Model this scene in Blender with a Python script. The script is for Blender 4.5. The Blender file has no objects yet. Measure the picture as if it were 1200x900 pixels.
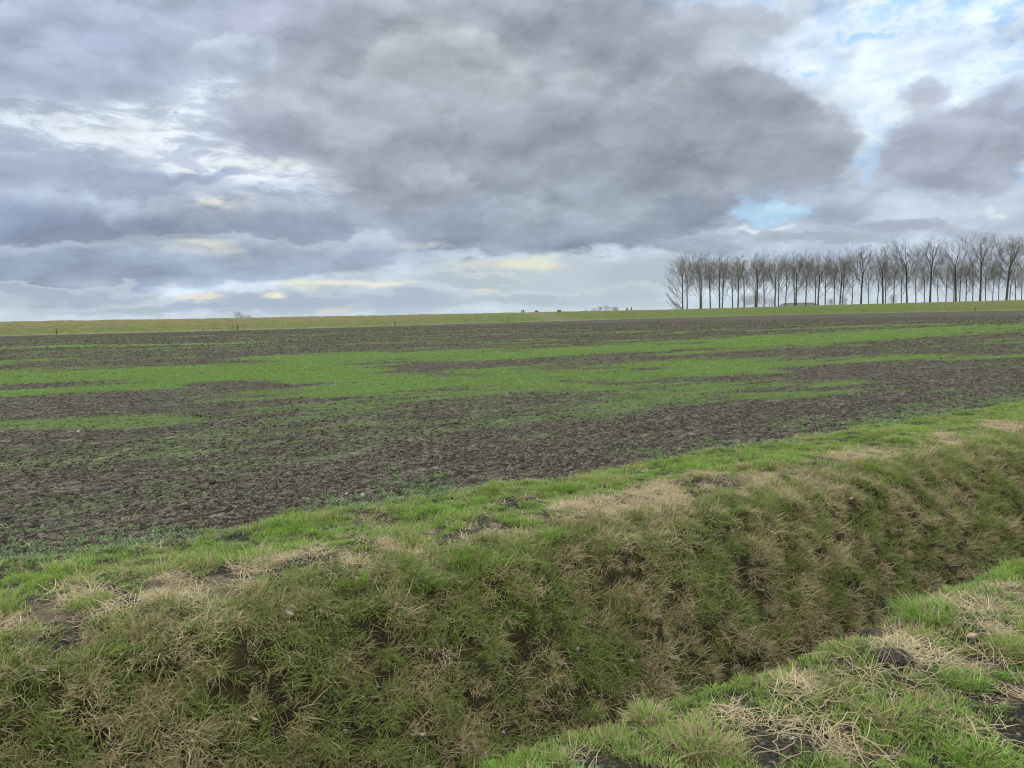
import bpy, math, random
import numpy as np
from mathutils import Matrix, Vector, Euler
R = math.radians
rng = np.random.default_rng(7)
random.seed(7)
sc = bpy.context.scene
col = sc.collection

# ------------------------------------------------------------------ camera
FPX, H = 870.0, 1.75
PITCH = math.atan(79 / FPX); ROLL = 0.0215
Fv = np.array([0, math.cos(PITCH), -math.sin(PITCH)])
R0 = np.array([1., 0, 0]); U0 = np.array([0, math.sin(PITCH), math.cos(PITCH)])
Uv = U0 * math.cos(ROLL) + R0 * math.sin(ROLL)
Rv = R0 * math.cos(ROLL) - U0 * math.sin(ROLL)
cd = bpy.data.cameras.new('camera'); cam = bpy.data.objects.new('camera', cd); col.objects.link(cam)
cd.sensor_width = 36; cd.lens = 36 * FPX / 1200; cd.clip_start = .05; cd.clip_end = 9000
cam.matrix_world = Matrix(((Rv[0], Uv[0], -Fv[0], 0), (Rv[1], Uv[1], -Fv[1], 0), (Rv[2], Uv[2], -Fv[2], H), (0, 0, 0, 1)))
sc.camera = cam

def ray(x, y): return Fv + Rv * (x - 600) / FPX - Uv * (y - 450) / FPX
def gp(x, y, z=0.0):
    d = ray(x, y); return d * ((z - H) / d[2]) + np.array([0, 0, H])
def at_dist(x, y, Y):
    d = ray(x, y); return d * (Y / d[1]) + np.array([0, 0, H])
TH = R(31.5); DV = np.array([math.cos(TH), math.sin(TH)]); NU = np.array([-math.sin(TH), math.cos(TH)])
def uv_of(p): return float(p[0] * NU[0] + p[1] * NU[1]), float(p[0] * DV[0] + p[1] * DV[1])
def xy(u, v): return u * NU[0] + v * DV[0], u * NU[1] + v * DV[1]
def screen(X, Y, Z):
    q = (X, Y, Z - H)
    zf = q[0] * Fv[0] + q[1] * Fv[1] + q[2] * Fv[2]
    zf = np.where(zf < .05, .05, zf)
    return 600 + FPX * (q[0] * Rv[0] + q[1] * Rv[1] + q[2] * Rv[2]) / zf, 450 - FPX * (q[0] * Uv[0] + q[1] * Uv[1] + q[2] * Uv[2]) / zf, zf

# ------------------------------------------------------------------ noise
def _h(ix, iy, s):
    n = (ix.astype(np.int64) * 374761393 + iy.astype(np.int64) * 668265263 + s * 974634777) & 0xffffffff
    n = ((n ^ (n >> 13)) * 1274126177) & 0xffffffff
    n = n ^ (n >> 16)
    return (n & 0xffffff) / float(0xffffff)
def vn(x, y, s=0):
    x, y = np.asarray(x, float), np.asarray(y, float)
    ix, iy = np.floor(x), np.floor(y); fx, fy = x - ix, y - iy
    fx = fx * fx * (3 - 2 * fx); fy = fy * fy * (3 - 2 * fy)
    a, b, c, d = _h(ix, iy, s), _h(ix + 1, iy, s), _h(ix, iy + 1, s), _h(ix + 1, iy + 1, s)
    return (a + (b - a) * fx) * (1 - fy) + (c + (d - c) * fx) * fy
def fbm(x, y, s=0, o=4):
    t = 0; a = .5; n = 0
    for k in range(o):
        t = t + a * vn(x * 2 ** k + 17.3 * k, y * 2 ** k - 9.1 * k, s + k); n += a; a *= .5
    return t / n
def ss(a, b, x):
    t = np.clip((x - a) / (b - a), 0, 1); return t * t * (3 - 2 * t)

# ------------------------------------------------------------------ terrain
PU = [-60, 1.8, 2.17, 2.40, 2.60, 2.88, 3.15, 4.1, 4.52, 4.78, 5.2, 6.3, 6.75, 12, 400]
PZ = [.02, .01, .0, -.05, -.45, -1.55, -1.62, -.54, -.09, .0, .04, .03, -.03, -.03, -.03]
def height(u, v):
    w = (vn(v * .9, v * 0 + 3, 5) - .5) * .14 + (vn(v * 2.7, v * 0 + 1, 6) - .5) * .08
    inb = ss(1.6, 2.4, u) * (1 - ss(5.0, 6.0, u))
    z = np.interp(u + w * inb, PU, PZ)
    z = z + .02 * ss(1, 0, np.abs(u - 5.3)) 
    bank = ss(2.4, 2.8, u) * (1 - ss(4.45, 4.9, u))
    z = z + bank * ((fbm(u * 3., v * 3., 11, 3) - .5) * .15 + (vn(u * 6.5, v * 5.5, 14) - .5) * .12)
    verge = (1 - ss(6.4, 6.8, u)) * (1 - bank)
    z = z + verge * ((fbm(u * 1.3, v * 1.3, 21, 3) - .5) * .12 + (vn(u * 6, v * 6, 24) - .5) * .03)
    fld = ss(6.4, 6.9, u)
    D = np.sqrt(u * u + v * v)
    am = np.clip(14 / np.maximum(D, 1), 0, 1)
    z = z + fld * ((fbm(u * 14, v * 11, 31, 2) - .5) * .05 * am + (fbm(u * 1.6, v * 1.2, 36, 2) - .5) * .10 * ss(25, 60, D) + (fbm(u * .3, v * .08, 37, 2) - .5) * .05)
    return z

# ------------------------------------------------------------------ masks (where things really grow)
def caps(u, v, A, B, wa, wb, soft=.5):
    """streak from A to B in (u,v) with half width wa..wb in u"""
    (ua, va), (ub, vb) = A, B
    t = np.clip((v - va) / (vb - va), 0, 1)
    L = vb - va
    e = np.where(v < va, (va - v), np.where(v > vb, v - vb, 0)) / (.12 * abs(L) + .3)
    d = np.abs(u - (ua + (ub - ua) * t)) / (wa + (wb - wa) * t)
    return 1 - ss(1 - soft, 1 + soft, np.sqrt(d * d + e * e))
def streak(x0, y0, h0, x1, y1, h1, amp=1.):
    a, b = uv_of(gp(x0, y0)), uv_of(gp(x1, y1))
    wa = abs(uv_of(gp(x0, y0 - h0))[0] - uv_of(gp(x0, y0 + h0))[0]) / 2
    wb = abs(uv_of(gp(x1, y1 - h1))[0] - uv_of(gp(x1, y1 + h1))[0]) / 2
    return (a, b, wa, wb, amp)
STREAKS = [
    streak(-60, 444, 10, 380, 430, 12, .95), streak(330, 441, 17, 640, 447, 17, 1.), streak(350, 421, 8, 720, 409, 6, 1.),
    streak(640, 411, 5, 900, 402, 6, .9), streak(880, 399, 6, 1250, 380, 5, .95), streak(600, 440, 13, 860, 433, 8, .95),
    streak(-80, 466, 16, 420, 456, 14, .42), streak(-80, 498, 10, 185, 491, 8, .95), streak(210, 480, 8, 400, 472, 9, .62), streak(-60, 462, 6, 190, 452, 5, .85),
    streak(800, 452, 10, 990, 445, 9, .66), streak(910, 464, 8, 1110, 456, 7, .72), streak(850, 429, 5, 1060, 416, 5, .6),
    streak(1120, 421, 4, 1230, 415, 4, .7), streak(680, 428, 5, 960, 417, 4, .5), streak(380, 462, 7, 560, 458, 8, .75),
    streak(-50, 409, 2.0, 300, 401, 1.6, .6), streak(420, 404, 1.6, 640, 398, 1.3, .55), streak(760, 391, 1.5, 1010, 383, 1.2, .6),
    streak(850, 386, 1.0, 1200, 377, 1.0, .5), streak(560, 393, 1.1, 760, 388, 1.0, .45), streak(100, 396, .8, 500, 389, .8, .4),
    streak(-50, 425, 4, 200, 419, 3, .5), streak(1000, 470, 4, 1100, 466, 4, .35)]
def green_mask(u, v):
    n = fbm(u * .55, v * .16, 41, 4)
    n2 = fbm(u * .13, v * .03, 45, 3)
    m = np.zeros_like(u) + .13 + .5 * (n2 - .45)
    uw = u + (fbm(u * .3, v * .05, 52, 3) - .5) * 3.5 * np.clip(np.hypot(u, v) / 35, .25, 2.5)
    for a, b, wa, wb, amp in STREAKS:
        m = np.maximum(m, amp * caps(uw, v, a, b, wa, wb, .95))
    return np.clip((m * 1.06 + (n - .5) * 1.5 + (fbm(u * 2.2, v * .5, 47, 3) - .5) * .7 - .10), 0, 1)
DRY = [(230, 702, 85, 20), (470, 650, 48, 15), (590, 634, 60, 13), (60, 738, 90, 24), (780, 590, 60, 14), (890, 569, 60, 11), (1030, 543, 60, 10),
       (1120, 522, 50, 8), (1185, 508, 40, 8), (700, 607, 40, 8), (1110, 738, 75, 34), (1045, 690, 30, 8), (1180, 800, 50, 22), (330, 668, 30, 7), (945, 775, 26, 12),
       (870, 850, 60, 25), (1010, 880, 60, 22), (1140, 662, 60, 10), (990, 820, 50, 18), (740, 850, 40, 15), (1150, 690, 40, 10)]
SOIL = [(150, 722, 70, 10), (1100, 715, 45, 12), (1185, 808, 40, 16), (830, 573, 40, 6), (560, 640, 35, 7), (930, 862, 60, 18), (60, 760, 60, 8), (990, 548, 30, 4), (760, 840, 40, 10), (1130, 805, 25, 10), (1180, 668, 30, 6), (1010, 850, 40, 12)]
def px_mask(X, Y, lst):
    sx, sy, _ = screen(X, Y, 0 * X)
    m = 0 * X
    for (a, b, c, d) in lst:
        m = np.maximum(m, 1 - ss(.5, 1.25, np.sqrt(((sx - a) / c) ** 2 + ((sy - b) / d) ** 2)))
    return m
# the dry and the bare patches are kept as ellipses on the real ground
def ell(lst):
    out = []
    for (a, b, c, d) in lst:
        p = gp(a, b); q = gp(a + c, b); s = gp(a, b - d); t = gp(a, b + d)
        out.append((p[0], p[1], .8 * (q[0] - p[0]), .8 * (q[1] - p[1]), .8 * (s[0] - t[0]) / 2, .8 * (s[1] - t[1]) / 2))
    return out
DRYE, SOILE = ell(DRY), ell(SOIL)
def emask(X, Y, lst):
    m = 0 * X
    for (px, py, ax, ay, bx, by) in lst:
        det = ax * by - ay * bx; dx, dy = X - px, Y - py
        s = (dx * by - dy * bx) / det; t = (ax * dy - ay * dx) / det
        m = np.maximum(m, 1 - ss(.5, 1.3, np.sqrt(s * s + t * t)))
    return m
def dry_mask(X, Y):
    w = (fbm(X * 2.6, Y * 2.6, 61, 4) - .5) * 1.1; w2 = (fbm(X * 2.6, Y * 2.6, 67, 4) - .5) * 1.1
    return np.clip(emask(X + w, Y + w2, DRYE) * 1.1, 0, 1)
def soil_mask(X, Y):
    w = (fbm(X * 4, Y * 4, 63, 3) - .5) * .4; w2 = (fbm(X * 4, Y * 4, 69, 3) - .5) * .4
    return emask(X + w, Y + w2, SOILE)
def edge_u(v): return 6.55 + (fbm(v * 1.1, v * 0 + 7, 71, 4) - .5) * .7

# ------------------------------------------------------------------ nodes helper
class NT:
    def __init__(s, nt): s.nt = nt; nt.nodes.clear()
    def n(s, t, **k):
        nd = s.nt.nodes.new(t)
        for a, b in k.items(): setattr(nd, a, b)
        return nd
    def l(s, a, b): s.nt.links.new(a, b)
    def put(s, sock, val):
        if isinstance(val, bpy.types.NodeSocket): s.l(val, sock)
        else: sock.default_value = val
    def math(s, op, a, b=0., c=0., clamp=False):
        nd = s.n('ShaderNodeMath', operation=op, use_clamp=clamp)
        for i, q in enumerate((a, b, c)): s.put(nd.inputs[i], q)
        return nd.outputs[0]
    def vm(s, op, a, b=None, scale=None):
        nd = s.n('ShaderNodeVectorMath', operation=op)
        s.put(nd.inputs[0], a)
        if b is not None: s.put(nd.inputs[1], b)
        if scale is not None: s.put(nd.inputs['Scale'], scale)
        return nd.outputs['Value'] if op in ('LENGTH', 'DOT_PRODUCT') else nd.outputs[0]
    def noise(s, vec, scale, detail=4, rough=.55, out=0, dist=0., dims='3D'):
        nd = s.n('ShaderNodeTexNoise', noise_dimensions=dims); s.l(vec, nd.inputs['Vector'])
        nd.inputs['Scale'].default_value = scale; nd.inputs['Detail'].default_value = detail
        nd.inputs['Roughness'].default_value = rough; nd.inputs['Distortion'].default_value = dist
        return nd.outputs[out]
    def mr(s, v, a, b, c=0., d=1., smooth=True):
        nd = s.n('ShaderNodeMapRange', interpolation_type='SMOOTHSTEP' if smooth else 'LINEAR')
        for i, q in enumerate((v, a, b, c, d)): s.put(nd.inputs[i], q)
        return nd.outputs[0]
    def mix(s, f, a, b, mode='MIX'):
        nd = s.n('ShaderNodeMix', data_type='RGBA', blend_type=mode)
        s.put(nd.inputs[0], f); s.put(nd.inputs[6], a); s.put(nd.inputs[7], b)
        return nd.outputs[2]
    def attr(s, name, typ='GEOMETRY', out='Fac'):
        nd = s.n('ShaderNodeAttribute', attribute_name=name, attribute_type=typ); return nd.outputs[out]
def c4(*a): return (*a, 1.)
def srgb(r, g, b): return tuple(((q / 255 + .055) / 1.055) ** 2.4 if q > 10 else q / 255 / 12.92 for q in (r, g, b))
def material(name):
    m = bpy.data.materials.new(name); m.use_nodes = True; t = NT(m.node_tree)
    o = t.n('ShaderNodeOutputMaterial'); return m, t, o
def bsdf(t, o, colr, rough=.9, spec=.2, normal=None):
    b = t.n('ShaderNodeBsdfPrincipled'); t.put(b.inputs['Base Color'], colr); t.put(b.inputs['Roughness'], rough)
    b.inputs['Specular IOR Level'].default_value = spec
    if normal is not None: t.l(normal, b.inputs['Normal'])
    t.l(b.outputs[0], o.inputs[0]); return b
def bump(t, h, strength=.5, dist=.02):
    b = t.n('ShaderNodeBump'); b.inputs['Strength'].default_value = strength; b.inputs['Distance'].default_value = dist
    t.l(h, b.inputs['Height']); return b.outputs[0]

# ------------------------------------------------------------------ materials
SOIL_D, SOIL_L = (.032, .028, .021), (.13, .122, .092)
GREEN = (.115, .24, .035)
def soil_colour(t, pos, lo=.42, hi=.68, sc_=13):
    n1 = t.noise(pos, sc_, 5, .65); n2 = t.noise(pos, 2.2, 3, .5)
    f = t.mr(t.math('ADD', n1, t.math('MULTIPLY', t.math('SUBTRACT', n2, .5), .25)), lo, hi)
    return t.mix(f, c4(*SOIL_D), c4(*SOIL_L)), n1
def m_field():
    m, t, o = material('ploughed_soil'); pos = t.n('ShaderNodeNewGeometry').outputs['Position']
    mp = t.n('ShaderNodeMapping', vector_type='TEXTURE'); t.l(pos, mp.inputs[0]); mp.inputs['Rotation'].default_value = (0, 0, TH); mp.inputs['Scale'].default_value = (2.2, 1, 1)
    c, n1 = soil_colour(t, mp.outputs[0])
    g = t.attr('green')
    mp2 = t.n('ShaderNodeMapping', vector_type='TEXTURE'); t.l(pos, mp2.inputs[0]); mp2.inputs['Rotation'].default_value = (0, 0, TH); mp2.inputs['Scale'].default_value = (6, 1, 1)
    row = t.noise(mp2.outputs[0], 1.6, 4, .65)
    gn = t.noise(pos, 3.2, 6, .72)
    lvl = t.math('ADD', t.math('MULTIPLY', gn, .6), t.math('MULTIPLY', row, .4))
    f = t.math('MULTIPLY', t.mr(t.math('SUBTRACT', t.math('ADD', g, t.math('MULTIPLY', lvl, 1.5)), 1.28), -.2, .28), .88)
    gc = t.mix(t.noise(pos, .8, 3), c4(.085, .16, .036), c4(.12, .20, .048))
    f = t.math('MULTIPLY', f, t.attr('far'))
    c = t.mix(f, c, gc)
    # distance haze painted into the far soil as a faint olive tint
    c = t.mix(t.math('MULTIPLY', t.mr(row, .4, .7), t.math('MULTIPLY', t.attr('haze'), .25)), c, c4(.075, .09, .04))
    c = t.mix(1., c, t.mr(t.noise(mp2.outputs[0], 3., 6, .8), .3, .7, .6, 1.2), 'MULTIPLY')
    bsdf(t, o, c, .95, .1, bump(t, n1, .9, .05)); return m
def m_turf():
    m, t, o = material('turf_soil'); pos = t.n('ShaderNodeNewGeometry').outputs['Position']
    c, n1 = soil_colour(t, pos, .42, .68, 48)
    g = t.attr('green'); gn = t.noise(pos, 9, 5, .7)
    gc = t.mix(gn, c4(.035, .05, .014), c4(.06, .07, .025))
    c = t.mix(t.mr(t.math('ADD', g, gn), .85, 1.2), c, gc)
    d = t.attr('dry'); c = t.mix(t.math('MULTIPLY', t.mr(t.math('ADD', t.math('MULTIPLY', d, .5), t.noise(pos, 55, 5, .75)), .75, 1.0), .7), c, c4(.22, .175, .11))
    bsdf(t, o, c, .95, .1, bump(t, t.noise(pos, 50, 5, .7), 1., .06)); return m
def m_mud():
    m, t, o = material('ditch_earth'); pos = t.n('ShaderNodeNewGeometry').outputs['Position']
    n = t.noise(pos, 6, 5, .7)
    c = t.mix(t.mr(n, .4, .65), c4(.022, .018, .012), c4(.042, .04, .015))
    c = t.mix(t.mr(t.noise(pos, 9., 5, .7), .5, .66), c, c4(.055, .06, .012))
    bsdf(t, o, c, .95, .1, bump(t, t.noise(pos, 30, 5, .7), .9, .03)); return m
def m_dike():
    m, t, o = material('dike_grass'); pos = t.n('ShaderNodeNewGeometry').outputs['Position']
    hz = t.attr('hgt'); al = t.attr('along'); br = t.attr('brown')
    mp = t.n('ShaderNodeMapping', vector_type='TEXTURE'); t.l(pos, mp.inputs[0]); mp.inputs['Scale'].default_value = (14, 5, 1)
    n = t.noise(mp.outputs[0], 2., 5, .65); n2 = t.noise(pos, .9, 4, .7)
    g1 = t.mix(n2, c4(.068, .10, .026), c4(.098, .130, .038))
    g2 = t.mix(n2, c4(.105, .105, .04), c4(.14, .13, .055))
    f = t.math('MULTIPLY', t.mr(t.math('ADD', n, t.math('MULTIPLY', hz, .3)), .42, .76), br)
    c = t.mix(f, g1, g2)
    c = t.mix(1., c, t.mr(t.noise(mp.outputs[0], 7., 5, .75), .3, .7, .72, 1.2), 'MULTIPLY')
    c = t.mix(t.attr('track'), c, c4(.15, .13, .085))
    foot = t.mr(hz, .0, .13, 1., 0.)
    c = t.mix(t.math('MULTIPLY', foot, t.mr(n2, .35, .65, .1, .6)), c, c4(.20, .21, .11))
    bsdf(t, o, c, .9, .1, bump(t, n2, .8, .3)); return m
def m_far():
    m, t, o = material('meadow'); pos = t.n('ShaderNodeNewGeometry').outputs['Position']
    c = t.mix(t.noise(pos, .02, 5), c4(.10, .16, .04), c4(.14, .16, .06)); bsdf(t, o, c); return m
def m_blade(name, ga, gb, gc, da, db, transl=.3, rough=.55):
    m, t, o = material(name)
    r = t.attr('rnd'); tint = t.math('ADD', t.attr('tint', 'INSTANCER'), t.attr('tintg')); dry = t.math('ADD', t.attr('dry', 'INSTANCER'), t.attr('dryg'))
    r2 = t.math('FRACT', t.math('MULTIPLY', r, 7.31)); r3 = t.math('FRACT', t.math('MULTIPLY', r, 13.7))
    g = t.mix(t.math('MULTIPLY', t.math('ADD', tint, r2), .5, clamp=True), c4(*ga), c4(*gb))
    g = t.mix(t.math('MULTIPLY', t.mr(r3, .6, 1.), .8), g, c4(*gc))
    d = t.mix(r2, c4(*da), c4(*db))
    tip = t.math('MULTIPLY', t.mr(t.attr('tt'), .6, 1.), t.math('LESS_THAN', r3, .35))
    isd = t.math('MAXIMUM', t.math('LESS_THAN', r, dry), t.math('MULTIPLY', tip, .7))
    c = t.mix(isd, g, d)
    p = t.n('ShaderNodeBsdfPrincipled'); t.l(c, p.inputs['Base Color']); p.inputs['Roughness'].default_value = rough; p.inputs['Specular IOR Level'].default_value = .25
    tr = t.n('ShaderNodeBsdfTranslucent'); t.l(c, tr.inputs[0])
    mx = t.n('ShaderNodeMixShader'); mx.inputs[0].default_value = transl; t.l(p.outputs[0], mx.inputs[1]); t.l(tr.outputs[0], mx.inputs[2]); t.l(mx.outputs[0], o.inputs[0]); return m
def m_plain(name, a, b, scale=5, rough=.9, bs=.4):
    m, t, o = material(name); oc = t.n('ShaderNodeTexCoord').outputs['Object']
    n = t.noise(oc, scale, 5, .65); bsdf(t, o, t.mix(t.mr(n, .35, .65), c4(*a), c4(*b)), rough, .2, bump(t, n, bs, .02)); return m
M = dict(
    field=m_field(), turf=m_turf(), mud=m_mud(), dike=m_dike(), far=m_far(),
    blade=m_blade('fresh_grass', (.10, .20, .024), (.20, .37, .042), (.26, .34, .08), (.42, .34, .20), (.28, .21, .115)),
    bank=m_blade('bank_grass', (.092, .138, .024), (.20, .262, .055), (.25, .255, .09), (.46, .395, .22), (.24, .19, .095)),
    straw=m_blade('straw', (.40, .335, .19), (.50, .44, .26), (.25, .21, .105), (.36, .29, .16), (.48, .40, .24), .15, .7),
    weed=m_blade('weed_leaf', (.08, .15, .05), (.13, .22, .075), (.17, .27, .09), (.3, .3, .15), (.2, .2, .1), .25),
    crop=m_blade('seedling', (.10, .195, .034), (.155, .275, .052), (.17, .27, .065), (.25, .25, .08), (.2, .2, .1), .3),
    bark=m_plain('bark', (.055, .05, .035), (.10, .088, .06), 3), twig=m_plain('twig_bark', (.12, .108, .085), (.18, .16, .125), 1.5),
    ftwig=m_plain('hazed_twig', (.20, .20, .22), (.26, .26, .27), 1),  # pale grey-blue: distance haze put into the far trees' colour
    stone=m_plain('pale_stone', (.19, .18, .15), (.29, .27, .23), 20), gstone=m_plain('grey_stone', (.2, .19, .2), (.32, .3, .3), 20),
    white=m_plain('white_shell', (.30, .29, .26), (.42, .40, .36), 30), post=m_plain('weathered_wood', (.06, .055, .035), (.11, .10, .06), 6),
    lpost=m_plain('pale_wood', (.16, .16, .1), (.22, .2, .13), 6),
    roof=m_plain('slate_roof', (.08, .085, .08), (.12, .125, .115), 2), brick=m_plain('brick_wall', (.16, .10, .07), (.22, .14, .1), 3),
    door=m_plain('green_door', (.03, .06, .04), (.05, .08, .05), 3), glass=m_plain('window_glass', (.04, .05, .06), (.06, .07, .08), 1, .1, 0.),
    leafd=m_plain('dead_leaf', (.33, .25, .19), (.42, .33, .26), 20))
m, t, o = material('clod_soil')
ri = t.n('ShaderNodeObjectInfo').outputs['Random']; geo = t.n('ShaderNodeNewGeometry'); oc = t.n('ShaderNodeTexCoord').outputs['Object']
n1 = t.noise(geo.outputs['Position'], 45, 4, .65)
cc = t.mix(t.mr(t.math('ADD', n1, t.math('MULTIPLY', t.math('SUBTRACT', ri, .5), .35)), .33, .78), c4(.032, .028, .021), c4(.152, .143, .108))
bsdf(t, o, cc, .95, .1, bump(t, n1, .8, .01)); M['clod'] = m
M['earth'] = m_plain('dug_earth', (.022, .018, .014), (.075, .062, .05), 60, .95, .8)

# ------------------------------------------------------------------ object helpers
def mesh_obj(name, V, Fc, mat=None, parent=None, smooth=False, link=True, attrs=None):
    me = bpy.data.meshes.new(name)
    V = np.asarray(V, np.float32).reshape(-1, 3)
    if isinstance(Fc, tuple) and len(Fc) == 2 and isinstance(Fc[0], np.ndarray):
        loops, tot = Fc
        me.vertices.add(len(V)); me.vertices.foreach_set('co', V.ravel())
        me.loops.add(len(loops)); me.loops.foreach_set('vertex_index', loops.astype(np.int32))
        me.polygons.add(len(tot)); st = np.concatenate([[0], np.cumsum(tot)[:-1]]).astype(np.int32)
        me.polygons.foreach_set('loop_start', st)
        me.polygons.foreach_set('loop_total', tot.astype(np.int32)) if False else None
        me.update(calc_edges=True); me.validate()
    else:
        me.from_pydata(V.tolist(), [], [list(f) for f in Fc]); me.update()
    for k, a in (attrs or {}).items():
        at = me.attributes.new(k, 'FLOAT', 'POINT'); at.data.foreach_set('value', np.asarray(a, np.float32))
    if mat: me.materials.append(mat)
    if smooth: me.polygons.foreach_set('use_smooth', np.ones(len(me.polygons), bool))
    ob = bpy.data.objects.new(name, me)
    if link: col.objects.link(ob)
    if parent: ob.parent = parent
    return ob
def tag(o, label=None, cat=None, group=None, kind=None):
    for k, v in (('label', label), ('category', cat), ('group', group), ('kind', kind)):
        if v: o[k] = v
    return o
def empty(name, loc, label, cat, group=None, rz=0., s=1.):
    e = bpy.data.objects.new(name, None); col.objects.link(e); e.location = tuple(float(q) for q in loc); e.rotation_euler = (0, 0, rz)
    e.scale = (s, s, s) if not isinstance(s, tuple) else s; e.empty_display_size = .2
    return tag(e, label, cat, group)
def quads(nr, nc):
    i = np.arange(nr - 1)[:, None] * nc + np.arange(nc - 1)[None]
    q = np.stack([i, i + nc, i + nc + 1, i + 1], -1).reshape(-1, 4)[:, ::-1]
    return (q.ravel(), np.full(len(q), 4))
def steps(a, b, s0, k, x0=0.):
    out = [a]; 
    while out[-1] < b: out.append(out[-1] + max(s0, k * abs(out[-1] - x0)))
    out[-1] = b; return np.array(out)

# ------------------------------------------------------------------ ground sheets
vf = steps(-5, 21, .028, 0)
vs = np.concatenate([-(steps(5, 2600, .1, .035)[::-1][:-1]), vf, steps(21, 2600, .04, .012, 17)[1:]])
def sheet(name, us, mat, label, attrs):
    Ug, Vg = np.meshgrid(us, vs, indexing='ij'); u, v = Ug.ravel(), Vg.ravel()
    X, Y = xy(u, v); Z = height(u, v)
    return tag(mesh_obj(name, np.stack([X, Y, Z], 1), quads(len(us), len(vs)), mat, smooth=True, attrs=attrs(u, v, X, Y)), label, 'ground', kind='structure')
def a_turf(u, v, X, Y):
    s = soil_mask(X, Y); d = dry_mask(X, Y)
    far = ss(-.1, .25, u - edge_u(v))
    return dict(green=np.clip(.42 - s - d * .6 - far, 0, 1), dry=np.clip(d * (1 - .8 * s) * (1 - far), 0, 1))
sheet('near_verge', np.concatenate([-(steps(0, 40, .05, .1)[::-1][:-1]), steps(0, 2.45, .025, 0)]), M['turf'], 'grassy near verge with bare earth beside the ditch', a_turf)
sheet('ditch', steps(2.45, 4.75, .025, 0), M['mud'], 'dry ditch with steep mossy earth banks', lambda u, v, X, Y: {})
sheet('far_verge', steps(4.75, 6.6, .025, 0), M['turf'], 'flat grass verge between ditch and ploughed field', a_turf)
def a_field(u, v, X, Y):
    D = np.hypot(u, v)
    return dict(green=green_mask(u, v), far=ss(12, 30, D) * .55 + .45, haze=ss(20, 70, D))
sheet('field', np.concatenate([steps(6.6, 26, .026, .0045), steps(26, 232, .15, .009)[1:]]), M['field'], 'ploughed field with green streaks of young crop', a_field)

# ------------------------------------------------------------------ dike
base_px = [(0, 393.8, 377), (300, 386.5, 372.4), (540, 379.5, 367.8), (690, 375.2, 364.6), (840, 371, 361.6), (960, 368, 357.8), (1080, 365.8, 354.6), (1200, 363.5, 351.6)]
BP = [gp(x, y, -.03) for x, y, _ in base_px]
CR = []
for (x, y, yt), b in zip(base_px, BP):
    d0 = math.hypot(b[0], b[1]); d = ray(x, yt); k = (d0 + 11) / math.hypot(d[0], d[1]); CR.append(H + d[2] * k)
A = np.array([p[:2] for p in BP]); CRa = np.array(CR)
def ext(P, a, b, L): d = (P[a] - P[b]); d /= np.linalg.norm(d); return P[a] + d * L
A = np.vstack([ext(A, 0, 1, 900), ext(A, 0, 1, 120), A, ext(A, -1, -2, 200), ext(A, -1, -2, 900)])
CRa = np.concatenate([[CR[0]] * 2, CRa, [CR[-1]] * 2])
seg = np.concatenate([[0], np.cumsum(np.linalg.norm(np.diff(A, axis=0), axis=1))])
S = np.concatenate([np.arange(0, 760, 12), np.arange(760, seg[-1] - 700, 1.0), np.arange(seg[-1] - 700, seg[-1], 12)])
def smooth_interp(S, seg, val):
    f = lambda q: np.interp(q, seg, val); w = 18
    return sum(f(np.clip(S + k * w / 4, 0, seg[-1])) for k in range(-4, 5)) / 9
ax_, ay_, ac_ = smooth_interp(S, seg, A[:, 0]), smooth_interp(S, seg, A[:, 1]), smooth_interp(S, seg, CRa)
tx, ty = np.gradient(ax_), np.gradient(ay_); tl = np.hypot(tx, ty); nx, ny = -ty / tl, tx / tl   # away from camera
prof = [(-1.2, 0.), (0, .02), (1.2, .09), (3, .3), (5, .55), (7.5, .82), (9.5, .96), (11, 1.), (13.5, 1.), (15, .95), (20, .5), (26, -.02)]
pv, hg, al, brn, trk = [], [], [], [], []
px_S = [np.interp(k, np.arange(len(A)), seg) for k in range(len(A))]
S_of_px = lambda x: float(np.interp(x, [b[0] for b in base_px], seg[2:-2]))
s680, s645, s700 = S_of_px(688), S_of_px(640), S_of_px(694)
pd = np.concatenate([np.linspace(prof[k][0], prof[k + 1][0], 4)[:-1] for k in range(len(prof) - 1)] + [[prof[-1][0]]])
ph = np.interp(pd, [p[0] for p in prof], [p[1] for p in prof])
for d_, h_ in zip(pd, ph):
    z = -.05 + h_ * (ac_ + .05) + (0 if h_ < .03 else 1) * ((fbm(S * .3, S * 0 + d_ * .5, 81, 3) - .5) * .3 + (vn(S * 1.1, S * 0 + d_, 86) - .5) * .18)
    pv.append(np.stack([ax_ + nx * d_, ay_ + ny * d_, z], 1)); hg.append(np.full(len(S), h_)); al.append(S)
    brn.append(1 - ss(s680 - 90, s680, S) * .75 + .35 * ss(S_of_px(1000), S_of_px(1150), S))
    trk.append(np.clip(ss(s645 - 2, s645 + 4, S + d_ * .8) * (1 - ss(s700 - 6, s700, S + d_ * 1.2)), 0, 1) * fbm(S * .35, S * 0 + d_ * .6, 91, 3) * 1.0 * (d_ < 12))
dike = mesh_obj('dike', np.vstack(pv), quads(len(pd), len(S)), M['dike'], smooth=True,
                attrs=dict(hgt=np.concatenate(hg), along=np.concatenate(al), brown=np.clip(np.concatenate(brn), 0, 1), track=np.concatenate(trk)))
tag(dike, 'long low grass dike along the far side of the field', 'dike', kind='structure')
def on_dike(px, dcross):
    s = S_of_px(px); x, y = np.interp(s, S, ax_), np.interp(s, S, ay_); a, b = np.interp(s, S, nx), np.interp(s, S, ny); c = np.interp(s, S, ac_)
    return np.array([x + a * dcross, y + b * dcross, -.05 + np.interp(dcross, [p[0] for p in prof], [p[1] for p in prof]) * (c + .05)])
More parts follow.
